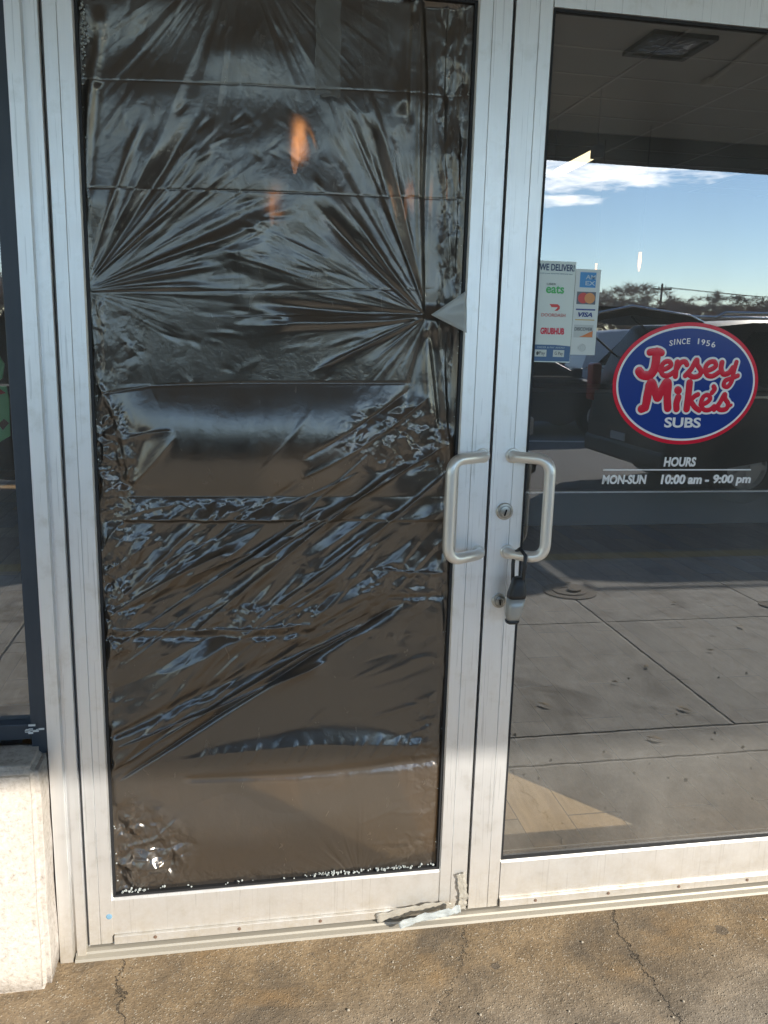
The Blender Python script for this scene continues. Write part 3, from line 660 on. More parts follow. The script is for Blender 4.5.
    me.polygons.add(nf); me.polygons.foreach_set('loop_start', np.arange(0, nf*4, 4, dtype=np.int32)); me.update(calc_edges=True)
    me.shade_smooth()
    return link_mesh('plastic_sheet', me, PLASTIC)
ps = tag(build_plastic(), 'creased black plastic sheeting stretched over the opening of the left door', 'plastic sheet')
# crumbs of broken safety glass left along the gasket
CR = mat('glass_crumb', (.40, .43, .42), .2, 0, .6)
def crumbs():
    b = MB(); rnd = random.Random(4)
    def crumb(x, z, s):
        m_ = Matrix.Translation((x, .012+rnd.uniform(-.004, .004), z)) @ Matrix.Rotation(rnd.uniform(0, 6), 4, Vector((rnd.random(), rnd.random(), rnd.random())).normalized()) @ Matrix.Diagonal((s, s*rnd.uniform(.5, 1), s*rnd.uniform(.6, 1.3), 1))
        bmesh.ops.create_icosphere(b.bm, subdivisions=1, radius=1, matrix=m_)
    for k in range(420):
        x = rnd.uniform(XF+.008, XG-.01); 
        dens = .08+.9*(1 if (.17 < x < .30 or .33 < x < .42 or -.26 < x < -.2) else 0)
        if rnd.random() < dens: crumb(x, ZBL+.0075+abs(rnd.gauss(0, .003)), rnd.uniform(.0012, .0034))
    for k in range(40): crumb(XF+.008+abs(rnd.gauss(0, .002)), rnd.uniform(ZBL, ZT), rnd.uniform(.001, .0026))
    for k in range(70): crumb(XF+.010+abs(rnd.gauss(0, .006)), rnd.gauss(P(78, 25)[1], .035), rnd.uniform(.0015, .0034))
    for k in range(22): crumb(XG-.008-abs(rnd.gauss(0, .0015)), rnd.uniform(ZBL, ZT), rnd.uniform(.001, .0024))
    return b.build('glass_crumbs', CR)
tag(crumbs(), 'crumbs of shattered safety glass left along the left door gasket', 'broken glass', kind='stuff')
# pale clear patch of tape at the right pull point
TAPE = mat('clear_tape', (.50, .54, .54), .25); TAPE.node_tree.nodes['Principled BSDF'].inputs['Alpha'].default_value = .72
tp = MB(); a_, b_, c_ = P(429, 315, .004), P(464.5, 291, .004), P(465, 333, .004)
n_ = 10; vv = []
for i in range(n_+1):
    row = []
    for j in range(i+1):
        f1 = i/n_; f2 = j/max(i, 1); x = a_[0]+(b_[0]-a_[0])*f1*(1-f2)+(c_[0]-a_[0])*f1*f2; z = a_[1]+(b_[1]-a_[1])*f1*(1-f2)+(c_[1]-a_[1])*f1*f2
        row.append(tp.bm.verts.new((x, -.0145+.004*f1+.0022*math.sin(f2*9)*f1+random.uniform(-.0004, .0004), z)))
    vv.append(row)
for i in range(n_):
    for j in range(i+1):
        tp.bm.faces.new((vv[i][j], vv[i+1][j], vv[i+1][j+1]))
        if j < i: tp.bm.faces.new((vv[i][j], vv[i+1][j+1], vv[i][j+1]))
o = tp.build('tape_patch', TAPE, smooth=True); sm = o.modifiers.new('thick', 'SOLIDIFY'); sm.thickness = .0003
tag(o, 'pale triangular piece of clear tape at the edge of the black plastic', 'tape')
tb_ = MB(); xa_, za_ = P(315, 95, -.006); xb_, _q = P(340, 95, -.006); n_ = 30; rows = []
for i in range(n_+1):
    z = za_+(ZT-.01-za_)*i/n_; rows.append([tb_.bm.verts.new((xa_+(xb_-xa_)*j/6+.001*math.sin(i*.5), -.002-.0010*math.sin(j*1.1+i*.4), z+(.002*math.sin(j*2.) if i == 0 else 0))) for j in range(7)])
for i in range(n_):
    for j in range(6): tb_.bm.faces.new((rows[i][j], rows[i][j+1], rows[i+1][j+1], rows[i+1][j]))
o = tb_.build('tape_strip', mat('grey_tape', (.26, .27, .26), .5), smooth=True); o.data.materials[0].node_tree.nodes['Principled BSDF'].inputs['Alpha'].default_value = .38
tag(o, 'narrow grey tape strip hanging down the top of the black plastic', 'tape')
# tape wrapped at the foot of the meeting stiles
def strip_mesh(name, pts, wid, m, label, y0=-.008, seed=1):
    rnd = random.Random(seed); b = MB(); rows = []
    n = 26; 
    for i in range(n+1):
        t = i/n*(len(pts)-1); k = min(int(t), len(pts)-2); f = t-k
        x = pts[k][0]*(1-f)+pts[k+1][0]*f; z = pts[k][1]*(1-f)+pts[k+1][1]*f; y = pts[k][2]*(1-f)+pts[k+1][2]*f
        dx = pts[k+1][0]-pts[k][0]; dz = pts[k+1][1]-pts[k][1]; ln = math.hypot(dx, dz); nx_, nz_ = -dz/ln, dx/ln
        row = []
        for j in range(9):
            s = (j/8-.5)*wid*(1+.14*math.sin(i*.9+seed)+.10*math.sin(i*2.3+seed*2)+rnd.uniform(-.05, .05)); row.append(b.bm.verts.new((x+nx_*s, y+y0-.004*abs(math.sin(j*1.3+i*.7+seed))*abs(math.sin(i*.45+seed))+rnd.uniform(-.0016, .0016), max(z+nz_*s+rnd.uniform(-.0007, .0007), .004))))
        rows.append(row)
    for i in range(n):
        for j in range(8): b.bm.faces.new((rows[i][j], rows[i][j+1], rows[i+1][j+1], rows[i+1][j]))
    o = b.build(name, m, smooth=True); s_ = o.modifiers.new('thick', 'SOLIDIFY'); s_.thickness = .0006
    return tag(o, label, 'tape')
def q3(px, py, y=0): x, z = P(px, py, y); return (x, z, y)
TAPE2 = mat('dusty_packing_tape', (.46, .43, .37), .3); TAPE2.node_tree.nodes['Principled BSDF'].inputs['Alpha'].default_value = .7
strip_mesh('packing_tape', [q3(376, 916), q3(410, 908), q3(440, 903), q3(452, 905)], .024, TAPE2, 'long flat strip of dusty tape on the foot of the left door', -.008, 2)
strip_mesh('packing_tape', [q3(398, 922, -.03), q3(420, 914, -.03), q3(445, 909, -.03), q3(459, 905, -.028)], .020, TAPE, 'loose crinkled tape end curling over the threshold', -.012, 5)
strip_mesh('packing_tape', [q3(460, 872), q3(463, 895), q3(461, 908)], .022, TAPE2, 'short upright strip of tape across the foot of the meeting stile', -.003, 8)

# ------------------------------------------------------------------ window and pier at the left
XW = XA-.004
wf = empty('shop_window', (XW-.5, 0, .55)); tag(wf, 'charcoal framed shop window beside the silver door frame', 'window')
zs_ = P(30, 722, .0)[1]; xg = P(24, 600)[0]
b = MB(); b.box(xg, XW, -.012, .09, 0.5, ZLEAF+.06, .002); b.box(xg+.034, XW-.014, -.016, -.0125, .52, ZLEAF+.05); rel(b.build('frame_post', DARK), wf)
b = MB(); b.box(-1.72, xg-.0005, -.010, .09, zs_-.035, zs_, .002); b.box(-1.72, xg-.0005, -.010, .09, ZLEAF-.01, ZLEAF+.05, .002); rel(b.build('frame_rail', DARK), wf)
b = MB(); b.box(-1.755, -1.721, -.012, .09, 0.5, ZLEAF+.06, .002); rel(b.build('frame_post', DARK), wf)
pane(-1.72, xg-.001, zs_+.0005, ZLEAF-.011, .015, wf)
# scraps on the sill
# pier block
bx1 = P(47, 745, -.012)[0]; bz1 = P(30, 742, -.05)[1]
def rough_block():
    x0, x1, y0, y1, z0, z1 = -1.74, -.397, -.112, .018, -.002, .53
    bm = bmesh.new(); bmesh.ops.create_cube(bm, size=1)
    for v in bm.verts: v.co = Vector(((x0+x1)/2+v.co.x*(x1-x0), (y0+y1)/2+v.co.y*(y1-y0), (z0+z1)/2+v.co.z*(z1-z0)))
    bmesh.ops.bevel(bm, geom=bm.edges[:], offset=.016, segments=3, affect='EDGES')
    bmesh.ops.subdivide_edges(bm, edges=bm.edges[:], cuts=9, use_grid_fill=True)
    for v in bm.verts:
        n = mnoise.noise_vector(v.co*9)*.0035+mnoise.noise_vector(v.co*40)*.0015; v.co += n
    me = bpy.data.meshes.new('stone_base'); bm.to_mesh(me); bm.free(); me.shade_smooth()
    return link_mesh('stone_base', me, BLOCK)
tag(rough_block(), 'rough cream stone base block under the charcoal framed window', 'stone base')
def flat_poly(name, pts, y, m, par=None, th=.0006):
    """outline given in x,z on a wall plane, front face at y"""
    b = MB(); v0 = [b.bm.verts.new((x, y, z)) for x, z in pts]; v1 = [b.bm.verts.new((x, y+th, z)) for x, z in pts]; n = len(pts)
    b.bm.faces.new(v0); b.bm.faces.new(v1[::-1])
    for i in range(n): b.bm.faces.new((v0[i], v1[i], v1[(i+1) % n], v0[(i+1) % n]))
    o = b.build(name, m)
    if par is not None: rel(o, par)
    return o
GRN = mat('green_sign', (.22, .62, .28), .35)
sg = empty('hanging_sign', (P(-8, 400, .10)[0], .10, P(-8, 400, .10)[1])); tag(sg, 'green rounded sign hanging behind the left window glass', 'sign')
def pp(x, y, Y): return P(x, y, Y)
flat_poly('panel', [pp(-90, 385, .10), pp(6, 386, .10), pp(9, 400, .10), pp(10, 436, .10), pp(-2, 443, .10), pp(-90, 446, .10)], .10, GRN, sg, .006)
flat_poly('panel', [pp(-90, 330, .10), pp(-2, 355, .10), pp(4, 364, .10), pp(2, 378, .10), pp(-4, 383, .10), pp(-90, 383, .10)], .102, GRN, sg, .006)
flat_poly('panel_mark', [pp(-2, 424, .099), pp(4, 419, .099), pp(9, 423, .099), pp(3, 430, .099)], .0985, mat('sign_brown', (.12, .05, .03), .4), sg, .001)
flat_poly('panel_mark', [pp(-8, 388, .099), pp(0, 389, .099), pp(6, 393, .099), pp(-2, 395, .099)], .0985, mat('sign_red', (.5, .08, .06), .4), sg, .001)
# paint scraps on the window sill
sc = MB(); rnd = random.Random(3)
for k in range(9):
    cx, cz = P(rnd.uniform(26, 44), rnd.uniform(726, 734), -.02); s = rnd.uniform(.002, .008)
    sc.box(cx-s, cx+s, -.0165, -.0135, cz-.0022, cz+.0022, .0006)
tag(sc.build('paint_flakes', mat('white_flake', (.7, .7, .68), .6)), 'white paint flakes stuck to the charcoal sill above the stone', 'paint flakes', kind='stuff')

# ------------------------------------------------------------------ lettering helpers
YG = .0128                                             # just in front of the door glass
def text_mesh(txt, bold=0.0, shear=0.0):
    cu = bpy.data.curves.new('t', 'FONT'); cu.body = txt; cu.size = 1; cu.offset = bold; cu.shear = shear; cu.extrude = .02; cu.resolution_u = 4
    o = bpy.data.objects.new('t', cu); C.objects.link(o); dg = bpy.context.evaluated_depsgraph_get(); me = bpy.data.meshes.new_from_object(o.evaluated_get(dg))
    bpy.data.objects.remove(o); return me
def text(name, txt, x0, x1, z0, z1, y, m, par, bold=0.0, shear=0.0, th=.0004):
    me = text_mesh(txt, bold, shear); n = len(me.vertices); co = np.empty(n*3, np.float32); me.vertices.foreach_get('co', co); co = co.reshape(-1, 3)
    mn, mx_ = co.min(0), co.max(0); o2 = np.empty_like(co)
    o2[:, 0] = x0+(co[:, 0]-mn[0])/(mx_[0]-mn[0])*(x1-x0); o2[:, 2] = z0+(co[:, 1]-mn[1])/(mx_[1]-mn[1])*(z1-z0); o2[:, 1] = y-(co[:, 2]-mn[2])/(mx_[2]-mn[2])*th
    me.vertices.foreach_set('co', o2.ravel()); me.update(); me.name = name
    ob = link_mesh(name, me, m)
    if par is not None: rel(ob, par)
    return ob
def tx(name, txt, xa, xb, ybase, ytop, y, m, par, **k):
    """photo survey box -> wall coordinates"""
    a = P((xa), (ybase), y); b_ = P(xb, ybase, y); c_ = P((xa+xb)/2, ytop, y); d_ = P((xa+xb)/2, ybase, y)
    return text(name, txt, a[0], b_[0], d_[1], c_[1], y, m, par, **k)
# ------------------------------------------------------------------ the round logo on the glass
cx, cz = P(685.3, 383, YG); hx = (P(758, 384, YG)[0]-P(612.6, 384, YG)[0])/2; hz = (P(686, 322, YG)[1]-P(684, 444.5, YG)[1])/2
cx = (P(758, 384, YG)[0]+P(612.6, 384, YG)[0])/2; cz = (P(686, 322, YG)[1]+P(684, 444.5, YG)[1])/2
lg = empty('logo_decal', (cx, YG, cz)); tag(lg, 'oval red, white and blue sandwich shop logo decal on door glass', 'decal')
def ell(fx): return [(cx+hx*fx*math.cos(2*math.pi*k/96), cz+hz*(1-(1-fx)*hx/hz)*math.sin(2*math.pi*k/96)) for k in range(96)]
flat_poly('outer_ring', ell(1.0), YG, REDV, lg); flat_poly('white_ring', ell(.952), YG-.0004, WHITEV, lg); flat_poly('blue_field', ell(.925), YG-.0008, BLUEV, lg)
def zp(x, y): return P(600+x/4.571, 310+y/4.571, YG)
STR = {
 'J': [([(226, 193), (262, 188), (280, 196)], 13), ([(258, 192), (254, 235), (244, 275), (222, 299), (192, 296), (178, 280)], 17)],
 'e': [([(272, 275), (300, 268), (323, 252), (314, 235), (292, 240), (277, 265), (284, 294), (308, 300), (338, 282)], 9.5)],
 'r': [([(352, 238), (347, 268), (343, 303)], 10.5), ([(350, 268), (366, 242), (386, 236), (396, 250)], 10)],
 's': [([(388, 300), (415, 270), (440, 228), (444, 252), (460, 278), (450, 300), (424, 306), (406, 296)], 10)],
 'e2': [([(474, 280), (505, 272), (528, 255), (520, 236), (497, 240), (481, 262), (486, 295), (512, 302), (543, 284)], 9.5)],
 'y': [([(556, 240), (552, 268), (562, 292), (586, 288), (606, 264)], 10.5), ([(622, 238), (610, 280), (600, 325), (582, 350), (564, 344), (572, 322), (600, 312), (628, 300)], 9)],
 'M': [([(188, 452), (205, 440), (214, 390), (228, 335), (240, 338), (252, 380), (262, 402), (276, 375), (300, 332), (310, 340), (306, 395), (308, 448)], 15.5), ([(222, 345), (216, 400), (206, 446)], 15)],
 'i': [([(356, 398), (348, 425), (348, 452)], 13)], 'idot': [([(354, 366), (356, 368)], 15)],
 'k': [([(408, 332), (402, 390), (394, 452)], 13.5), ([(404, 425), (428, 396), (446, 386)], 9.5), ([(412, 415), (432, 444), (452, 458)], 10.5)],
 'e3': [([(458, 432), (484, 424), (502, 404), (490, 388), (470, 398), (460, 428), (472, 454), (498, 456), (520, 440)], 9)],
 'ap': [([(518, 350), (522, 362), (510, 378)], 9.5)],
 's2': [([(520, 455), (545, 425), (568, 385), (570, 405), (584, 430), (574, 452), (548, 456), (536, 446)], 9.5), ([(574, 448), (598, 434)], 6)],
}
def strokes(name, m, grow, y, yr):
    cu = bpy.data.curves.new('s', 'CURVE'); cu.dimensions = '3D'; cu.bevel_depth = 1.0; cu.bevel_resolution = 4; cu.use_fill_caps = True; cu.resolution_u = 6
    sc_ = hx/332.0
    def addp(pts, w_):
        P3 = [zp(*p) for p in pts]
        # smooth the polyline with Catmull-Rom
        out = []
        for i in range(len(P3)-1):
            p0 = P3[max(i-1, 0)]; p1 = P3[i]; p2 = P3[i+1]; p3 = P3[min(i+2, len(P3)-1)]
            for k in range(8):
                t = k/8; out.append(tuple(.5*((2*p1[a])+(-p0[a]+p2[a])*t+(2*p0[a]-5*p1[a]+4*p2[a]-p3[a])*t*t+(-p0[a]+3*p1[a]-3*p2[a]+p3[a])*t**3) for a in (0, 1)))
        out.append(P3[-1]); r_ = (w_*1.13+grow)*sc_
        # rounded ends
        def cap(a, b_):
            dx, dz = a[0]-b_[0], a[1]-b_[1]; ln = math.hypot(dx, dz) or 1; return [(a[0]+dx/ln*r_*math.sin(q), a[1]+dz/ln*r_*math.sin(q), math.cos(q)) for q in (1.5, 1.25, .95, .6, .3)]
        seq = cap(out[0], out[1])+[(x, z, 1.0) for x, z in out]+cap(out[-1], out[-2])[::-1]
        s = cu.splines.new('POLY'); s.points.add(len(seq)-1)
        for i, (x, z, q) in enumerate(seq): s.points[i].co = (x, 0, z, 1); s.points[i].radius = r_*q
    for k, lst in STR.items():
        for pts, w_ in lst: addp(pts, w_)
    o = bpy.data.objects.new('s', cu); C.objects.link(o); dg = bpy.context.evaluated_depsgraph_get(); me = bpy.data.meshes.new_from_object(o.evaluated_get(dg)); bpy.data.objects.remove(o)
    n = len(me.vertices); co = np.empty(n*3, np.float32); me.vertices.foreach_get('co', co); co = co.reshape(-1, 3); rr = np.abs(co[:, 1]).max(); co[:, 1] = y+co[:, 1]/rr*yr
    me.vertices.foreach_set('co', co.ravel()); me.update(); ob = link_mesh(name, me, m); me.shade_smooth(); return rel(ob, lg)
strokes('script_outline', WHITEV, 8.5, YG-.0010, .0004); strokes('script_lettering', REDV, 0, YG-.0017, .0004)
tx('subs_lettering', 'SUBS', 600+292/4.571, 600+458/4.571, 310+538/4.571, 310+491/4.571, YG-.0009, WHITEV, lg, bold=.03)
# SINCE 1956 along an arc
for i, ch in enumerate('SINCE 1956'):
    if ch == ' ': continue
    xs_ = [316, 337, 350, 373, 396, 0, 446, 462, 484, 508][i]; w_ = [15, 5, 18, 17, 15, 0, 6, 17, 17, 18][i]; yb = [164, 159, 158, 156, 155, 0, 156, 160, 165, 171][i]
    o = tx('since_lettering', ch, 600+xs_/4.571, 600+(xs_+w_)/4.571, 310+yb/4.571, 310+(yb-26)/4.571, YG-.0009, WHITEV, lg, bold=.012)
# opening hours
hr = empty('hours_lettering', (cx, YG, P(680, 480, YG)[1])); tag(hr, 'white opening hours lettering on the glass below the oval logo', 'lettering')
tx('heading', 'HOURS', 600+290/4.571, 600+436/4.571, 310+716/4.571, 310+672/4.571, YG, WHITEV, hr, bold=.040, shear=.09)
a = P(603, 310+733/4.571, YG); c_ = P(751, 310+728/4.571, YG)
b = MB(); b.box(a[0], c_[0], YG-.0004, YG, (a[1]+c_[1])/2-.0015, (a[1]+c_[1])/2+.0015); rel(b.build('rule', WHITEV), hr)
tx('days', 'MON-SUN', 600+8/4.571, 600+210/4.571, 310+796/4.571, 310+753/4.571, YG, WHITEV, hr, bold=.040, shear=.09)
tx('opening_time', '10:00 am -', 600+276/4.571, 600+496/4.571, 310+796/4.571, 310+752/4.571, YG, WHITEV, hr, bold=.040, shear=.09)
tx('closing_time', '9:00 pm', 600+514/4.571, 600+686/4.571, 310+803/4.571, 310+752/4.571, YG, WHITEV, hr, bold=.040, shear=.09)
# ------------------------------------------------------------------ stickers
def sp(x, y): return P(520+x/7.68, 250+y/7.683, YG)
def quad(x0, y0, x1, y1, sh=0):
    """axis-aligned on the glass; survey corners on the zoomed crop"""
    a = sp(x0, y1); b_ = sp(x1, y0); return a[0], b_[0], a[1], b_[1]
s1x0 = XR+.004; s1x1 = sp(425, 200)[0]; s1z1 = sp(280, 85)[1]; s1z0 = sp(230, 862)[1]
s1 = empty('delivery_sticker', ((s1x0+s1x1)/2, YG, s1z0)); tag(s1, 'pale green delivery service sticker beside the door stile', 'sticker')
b = MB(); b.box(s1x0, s1x1, YG-.0003, YG, s1z0, s1z1); rel(b.build('backing', PALE), s1)
W1 = s1x1-s1x0; H1 = s1z1-s1z0
def st(name, txt, fx0, fx1, fz0, fz1, col, ro=.4, bold=.0, par=None, X0=None, Wd=None, Z0=None, Hd=None, shear=0):
    X0 = s1x0 if X0 is None else X0; Wd = W1 if Wd is None else Wd; Z0 = s1z0 if Z0 is None else Z0; Hd = H1 if Hd is None else Hd
    return text(name, txt, X0+Wd*fx0, X0+Wd*fx1, Z0+Hd*fz0, Z0+Hd*fz1, YG-.0009, mat('ink', col, ro), par or s1, bold=bold, shear=shear)
NAVY = (.05, .09, .19)
st('heading', 'WE DELIVER!', .03, .96, .905, .972, NAVY, bold=.02)
st('fine_print', 'with your favorite delivery app', .05, .92, .870, .884, (.2, .3, .4))
st('brand_lettering', 'UBER', .25, .50, .765, .785, (.25, .30, .30), bold=.01)
st('brand_lettering', 'eats', .24, .72, .685, .762, (.10, .52, .16), bold=.02)
st('brand_lettering', 'DOORDASH', .16, .80, .455, .488, (.62, .16, .14), bold=.0)
st('brand_lettering', 'GRUBHUB', .16, .80, .280, .345, (.70, .03, .07), bold=.035)
def stpoly(name, pts, col, par, X0, Wd, Z0, Hd, dy=.0006): return flat_poly(name, [(X0+Wd*a, Z0+Hd*b_) for a, b_ in pts], YG-dy, mat('ink', col, .35), par, .0003)
stpoly('brand_mark', [(.36, .580), (.58, .580), (.64, .560), (.64, .535), (.58, .515), (.50, .515), (.56, .535), (.58, .550), (.42, .550)], (.65, .06, .05), s1, s1x0, W1, s1z0, H1)
stpoly('blue_band', [(.0, .01), (.995, .01), (.995, .165), (.6, .175), (.3, .175), (0, .175)], (.07, .15, .30), s1, s1x0, W1, s1z0, H1)
st('fine_print', 'ORDER & PAY AHEAD', .10, .84, .140, .158, (.45, .58, .68))
for k, (a0, a1, tt) in enumerate(((.05, .36, 'Pay'), (.54, .84, 'G Pay'))):
    stpoly('pay_badge', [(a0, .055), (a1, .055), (a1, .125), (a0, .125)], (.60, .66, .64), s1, s1x0, W1, s1z0, H1, .0008)
    text('pay_lettering', tt, s1x0+W1*(a0+(.11 if k == 0 else .04)), s1x0+W1*(a1-.04), s1z0+H1*.065, s1z0+H1*.108, YG-.0013, mat('ink', (.10, .12, .12), .4), s1)
stpoly('pay_badge_mark', [(.09, .075), (.12, .068), (.15, .080), (.15, .103), (.11, .108), (.085, .095)], (.08, .09, .09), s1, s1x0, W1, s1z0, H1, .0012)
s2x0 = sp(412, 500)[0]; s2x1 = sp(598, 480)[0]; s2z1 = sp(525, 148)[1]; s2z0 = sp(480, 806)[1]
s2x0 = s1x1+.0008
s2 = empty('card_sticker', ((s2x0+s2x1)/2, YG, s2z0)); tag(s2, 'narrow white payment card sticker to the right of the delivery sticker', 'sticker')
b = MB(); b.box(s2x0, s2x1, YG-.0003, YG, s2z0, s2z1); rel(b.build('backing', mat('white_sticker', (.66, .72, .72), .3)), s2)
W2 = s2x1-s2x0; H2 = s2z1-s2z0; A2 = (s2, s2x0, W2, s2z0, H2)
K2 = dict(par=s2, X0=s2x0, Wd=W2, Z0=s2z0, Hd=H2)
stpoly('card_badge', [(.18, .79), (.82, .79), (.82, .965), (.18, .965)], (.06, .28, .62), *A2)
st('badge_lettering', 'AM', .40, .80, .885, .935, (.50, .65, .78), bold=.02, **K2); st('badge_lettering', 'EX', .40, .80, .815, .865, (.50, .65, .78), bold=.02, **K2)
stpoly('card_badge', [(.10, .595), (.86, .595), (.86, .740), (.10, .740)], (.13, .14, .17), *A2)
for (c0, colr, dy) in ((.36, (.60, .07, .06), .0009), (.62, (.68, .30, .10), .0012)):
    stpoly('badge_disc', [(c0+.21*math.cos(2*math.pi*k/28), .667+.062*math.sin(2*math.pi*k/28)) for k in range(28)], colr, *A2, dy)
stpoly('card_badge', [(.10, .525), (.88, .525), (.88, .542), (.10, .542)], (.03, .06, .26), *A2)
stpoly('card_badge', [(.10, .408), (.88, .408), (.88, .420), (.10, .420)], (.55, .42, .15), *A2)
st('badge_lettering', 'VISA', .20, .78, .448, .502, (.03, .05, .24), bold=.03, shear=.25, **K2)
stpoly('card_badge', [(.08, .205), (.86, .205), (.86, .355), (.08, .355)], (.52, .57, .57), *A2)
st('badge_lettering', 'DISCOVER', .10, .82, .285, .325, (.08, .09, .10), bold=.0, **K2)
stpoly('badge_wedge', [(.30, .212), (.84, .212), (.84, .285), (.70, .268), (.5, .235)], (.68, .23, .07), *A2, .0009)
for k in range(4):
    r_ = .10+.09*k; wv = MB(); pts = [(s2x0+W2*(.22+r_*1.0*math.cos(t)), YG-.0008, s2z0+H2*(.085+r_*.16*1.6*math.sin(t)*.6)) for t in [(-.95+1.9*i/10) for i in range(11)]]
    wv.tube(pts, .00032, 6); rel(wv.build('contactless_wave', mat('ink', (.06, .06, .06), .4)), s2)
# small blue paint dab at the hinge corner of the left door
dx_, dz_ = P(109, 917, .0); t = MB(); t.lathe([(0, .007), (.0008, .005), (.001, .001)], (dx_, .001, dz_), (0, -1, 0), 14)
rel(t.build('paint_dab', mat('blue_dab', (.16, .30, .42), .8)), dL)

# ------------------------------------------------------------------ lamps inside
WARM = mat('warm_bulb', (1, .6, .3), .4, emis=(1, .42, .12), estr=.6); WARM2 = mat('bright_warm_bulb', (1, .6, .3), .4, emis=(1, .42, .12), estr=1.3); LAMPW = mat('tube_light', (1, 1, 1), .4, emis=(1, .82, .48), estr=.8)
def at_z(px, py, z):
    d = ray(px, py); t = (z-CAM[2])/d[2]; q = CAM+d*t; return q
def pendant(x, y, z, label, s=1.0):
    e = empty('pendant_lamp', (x, y, 3.0)); tag(e, label, 'lamp', 'small pendant lamps in the dining room')
    t = MB(); t.tube([(x, y, 2.985), (x, y, z+.10)], .004, 8); rel(t.build('cord', RUB), e)
    t = MB(); t.lathe([(.0, .018), (.04, .02), (.06, .03), (.065, .028)], (x, y, z+.10), (0, 0, -1), 20); rel(t.build('socket', DARK), e)
    t = MB(); t.lathe([(0, .010), (.03, .014*s), (.07, .018*s), (.11, .015*s), (.15, .006*s)], (x, y, z+.045), (0, 0, -1), 20); rel(t.build('bulb', WARM2 if s > 1 else WARM, smooth=True), e)
for (px, py, z, lab, s) in ((640, 257, 2.05, 'warm pendant lamp glowing through the clear door glass in mid sky', .75), (295, 146, 2.15, 'upper warm pendant lamp glowing through the black plastic', 1.001), (272, 204, 2.05, 'lower left warm pendant lamp glowing faintly through black plastic', .8), (406, 197, 2.05, 'right hand warm pendant lamp behind the folds of black plastic', .5), (596, 268, 2.0, 'tiny distant warm pendant lamp just above the card sticker', .5)):
    q = at_z(px, py, z)
    k = min(1.0, 6.3/q[1]); 
    if q[1] > 6.3:
        d = ray(px, py); t = (6.3-CAM[1])/d[1]; q = CAM+d*t
    pendant(float(q[0]), float(q[1]), float(q[2]), lab, s)
def strip(px0, py0, px1, py1, lab, zz):
    a = at_z(px0, py0, zz); c = at_z(px1, py1, zz); e = empty('strip_light', tuple(a)); tag(e, lab, 'ceiling light')
    t = MB(); t.tube([tuple(a), tuple(c)], .030, 10); rel(t.build('tube', LAMPW), e)
    dv = Vector(c-a).normalized()*.05
    for q in (Vector(a)-dv, Vector(c)+dv):
        t = MB(); t.box(q.x-.03, q.x+.03, q.y-.04, q.y+.04, q.z-.035, q.z+.04, .004); t.tube([(q.x, q.y, q.z+.03), (q.x, q.y, 2.98)], .004, 6); rel(t.build('bracket', DARK), e)
strip(557, 173, 594, 154, 'bare lit strip light inside, seen against the reflected cloud', 2.6)
# counter at the back
ct = empty('service_counter', (2.4, 5.4, 0)); tag(ct, 'dark service counter at the back of the dining room', 'counter')
b = MB(); b.box(.2, 5.0, 5.1, 5.7, .005, .98, .01); rel(b.build('front_panel', INW), ct)
b = MB(); b.box(.15, 5.05, 5.04, 5.76, .982, 1.02, .008); rel(b.build('counter_top', mat('counter_top', (.18, .15, .13), .3)), ct)

# ------------------------------------------------------------------ canopy over the pavement
ZC = 2.78
cn = empty('canopy', (2, -2, ZC)); tag(cn, 'grey stucco canopy roof over the pavement, mirrored in the door', 'canopy')
b = MB(); b.box(-8, 16, -3.90, -.017, ZC, ZC+.25); rel(b.build('soffit', SOFF), cn)
b = MB(); b.box(-8, 16, -4.36, -3.905, 2.68, ZC+.5, .01); rel(b.build('fascia', FASC), cn)
b = MB(); b.box(-8, 16, -3.904, -.018, ZC+.252, ZC+.32); rel(b.build('roof', SOFF), cn)
for x in (-6.5, 12.5):
    b = MB(); b.box(x-.1, x+.1, -3.2, -3.0, .001, ZC-.001, .01); rel(b.build('post', SOFF), cn)
sx, sy = 2.03, -2.20
sl_ = empty('soffit_light', (sx, sy, ZC)); tag(sl_, 'square recessed glass light fitting in the canopy soffit, unlit', 'light fitting')
b = MB()
for (q0, q1, r0, r1) in ((-.16, .16, -.16, -.13), (-.16, .16, .13, .16), (-.16, -.13, -.13, .13), (.13, .16, -.13, .13)): b.box(sx+q0+.0003, sx+q1-.0003, sy+r0+.0003, sy+r1-.0003, ZC-.022, ZC-.001, .002)
rel(b.build('trim', mat('fitting_trim', (.05, .05, .05), .5)), sl_)
def lens_mesh():
    b = MB(); n = 14
    vv = [[b.bm.verts.new((sx-.128+.256*i/n, sy-.128+.256*j/n, ZC-.012-.010*math.sin(math.pi*i/n)*math.sin(math.pi*j/n)+random.uniform(-.002, .002))) for i in range(n+1)] for j in range(n+1)]
    for j in range(n):
        for i in range(n): b.bm.faces.new((vv[j][i], vv[j][i+1], vv[j+1][i+1], vv[j+1][i]))
    return b.build('lens', mat('prismatic_lens', (.35, .36, .36), .2, .6))
rel(lens_mesh(), sl_)
b = MB(); b.tube([(2.50, -2.62, ZC-.014), (2.34, -1.75, ZC-.014)], .012, 10); b.box(2.47, 2.53, -2.68, -2.60, ZC-.03, ZC-.001, .003)
tag(b.build('conduit', mat('painted_conduit', (.62, .60, .55), .5)), 'thin pale conduit run along the canopy soffit', 'conduit')

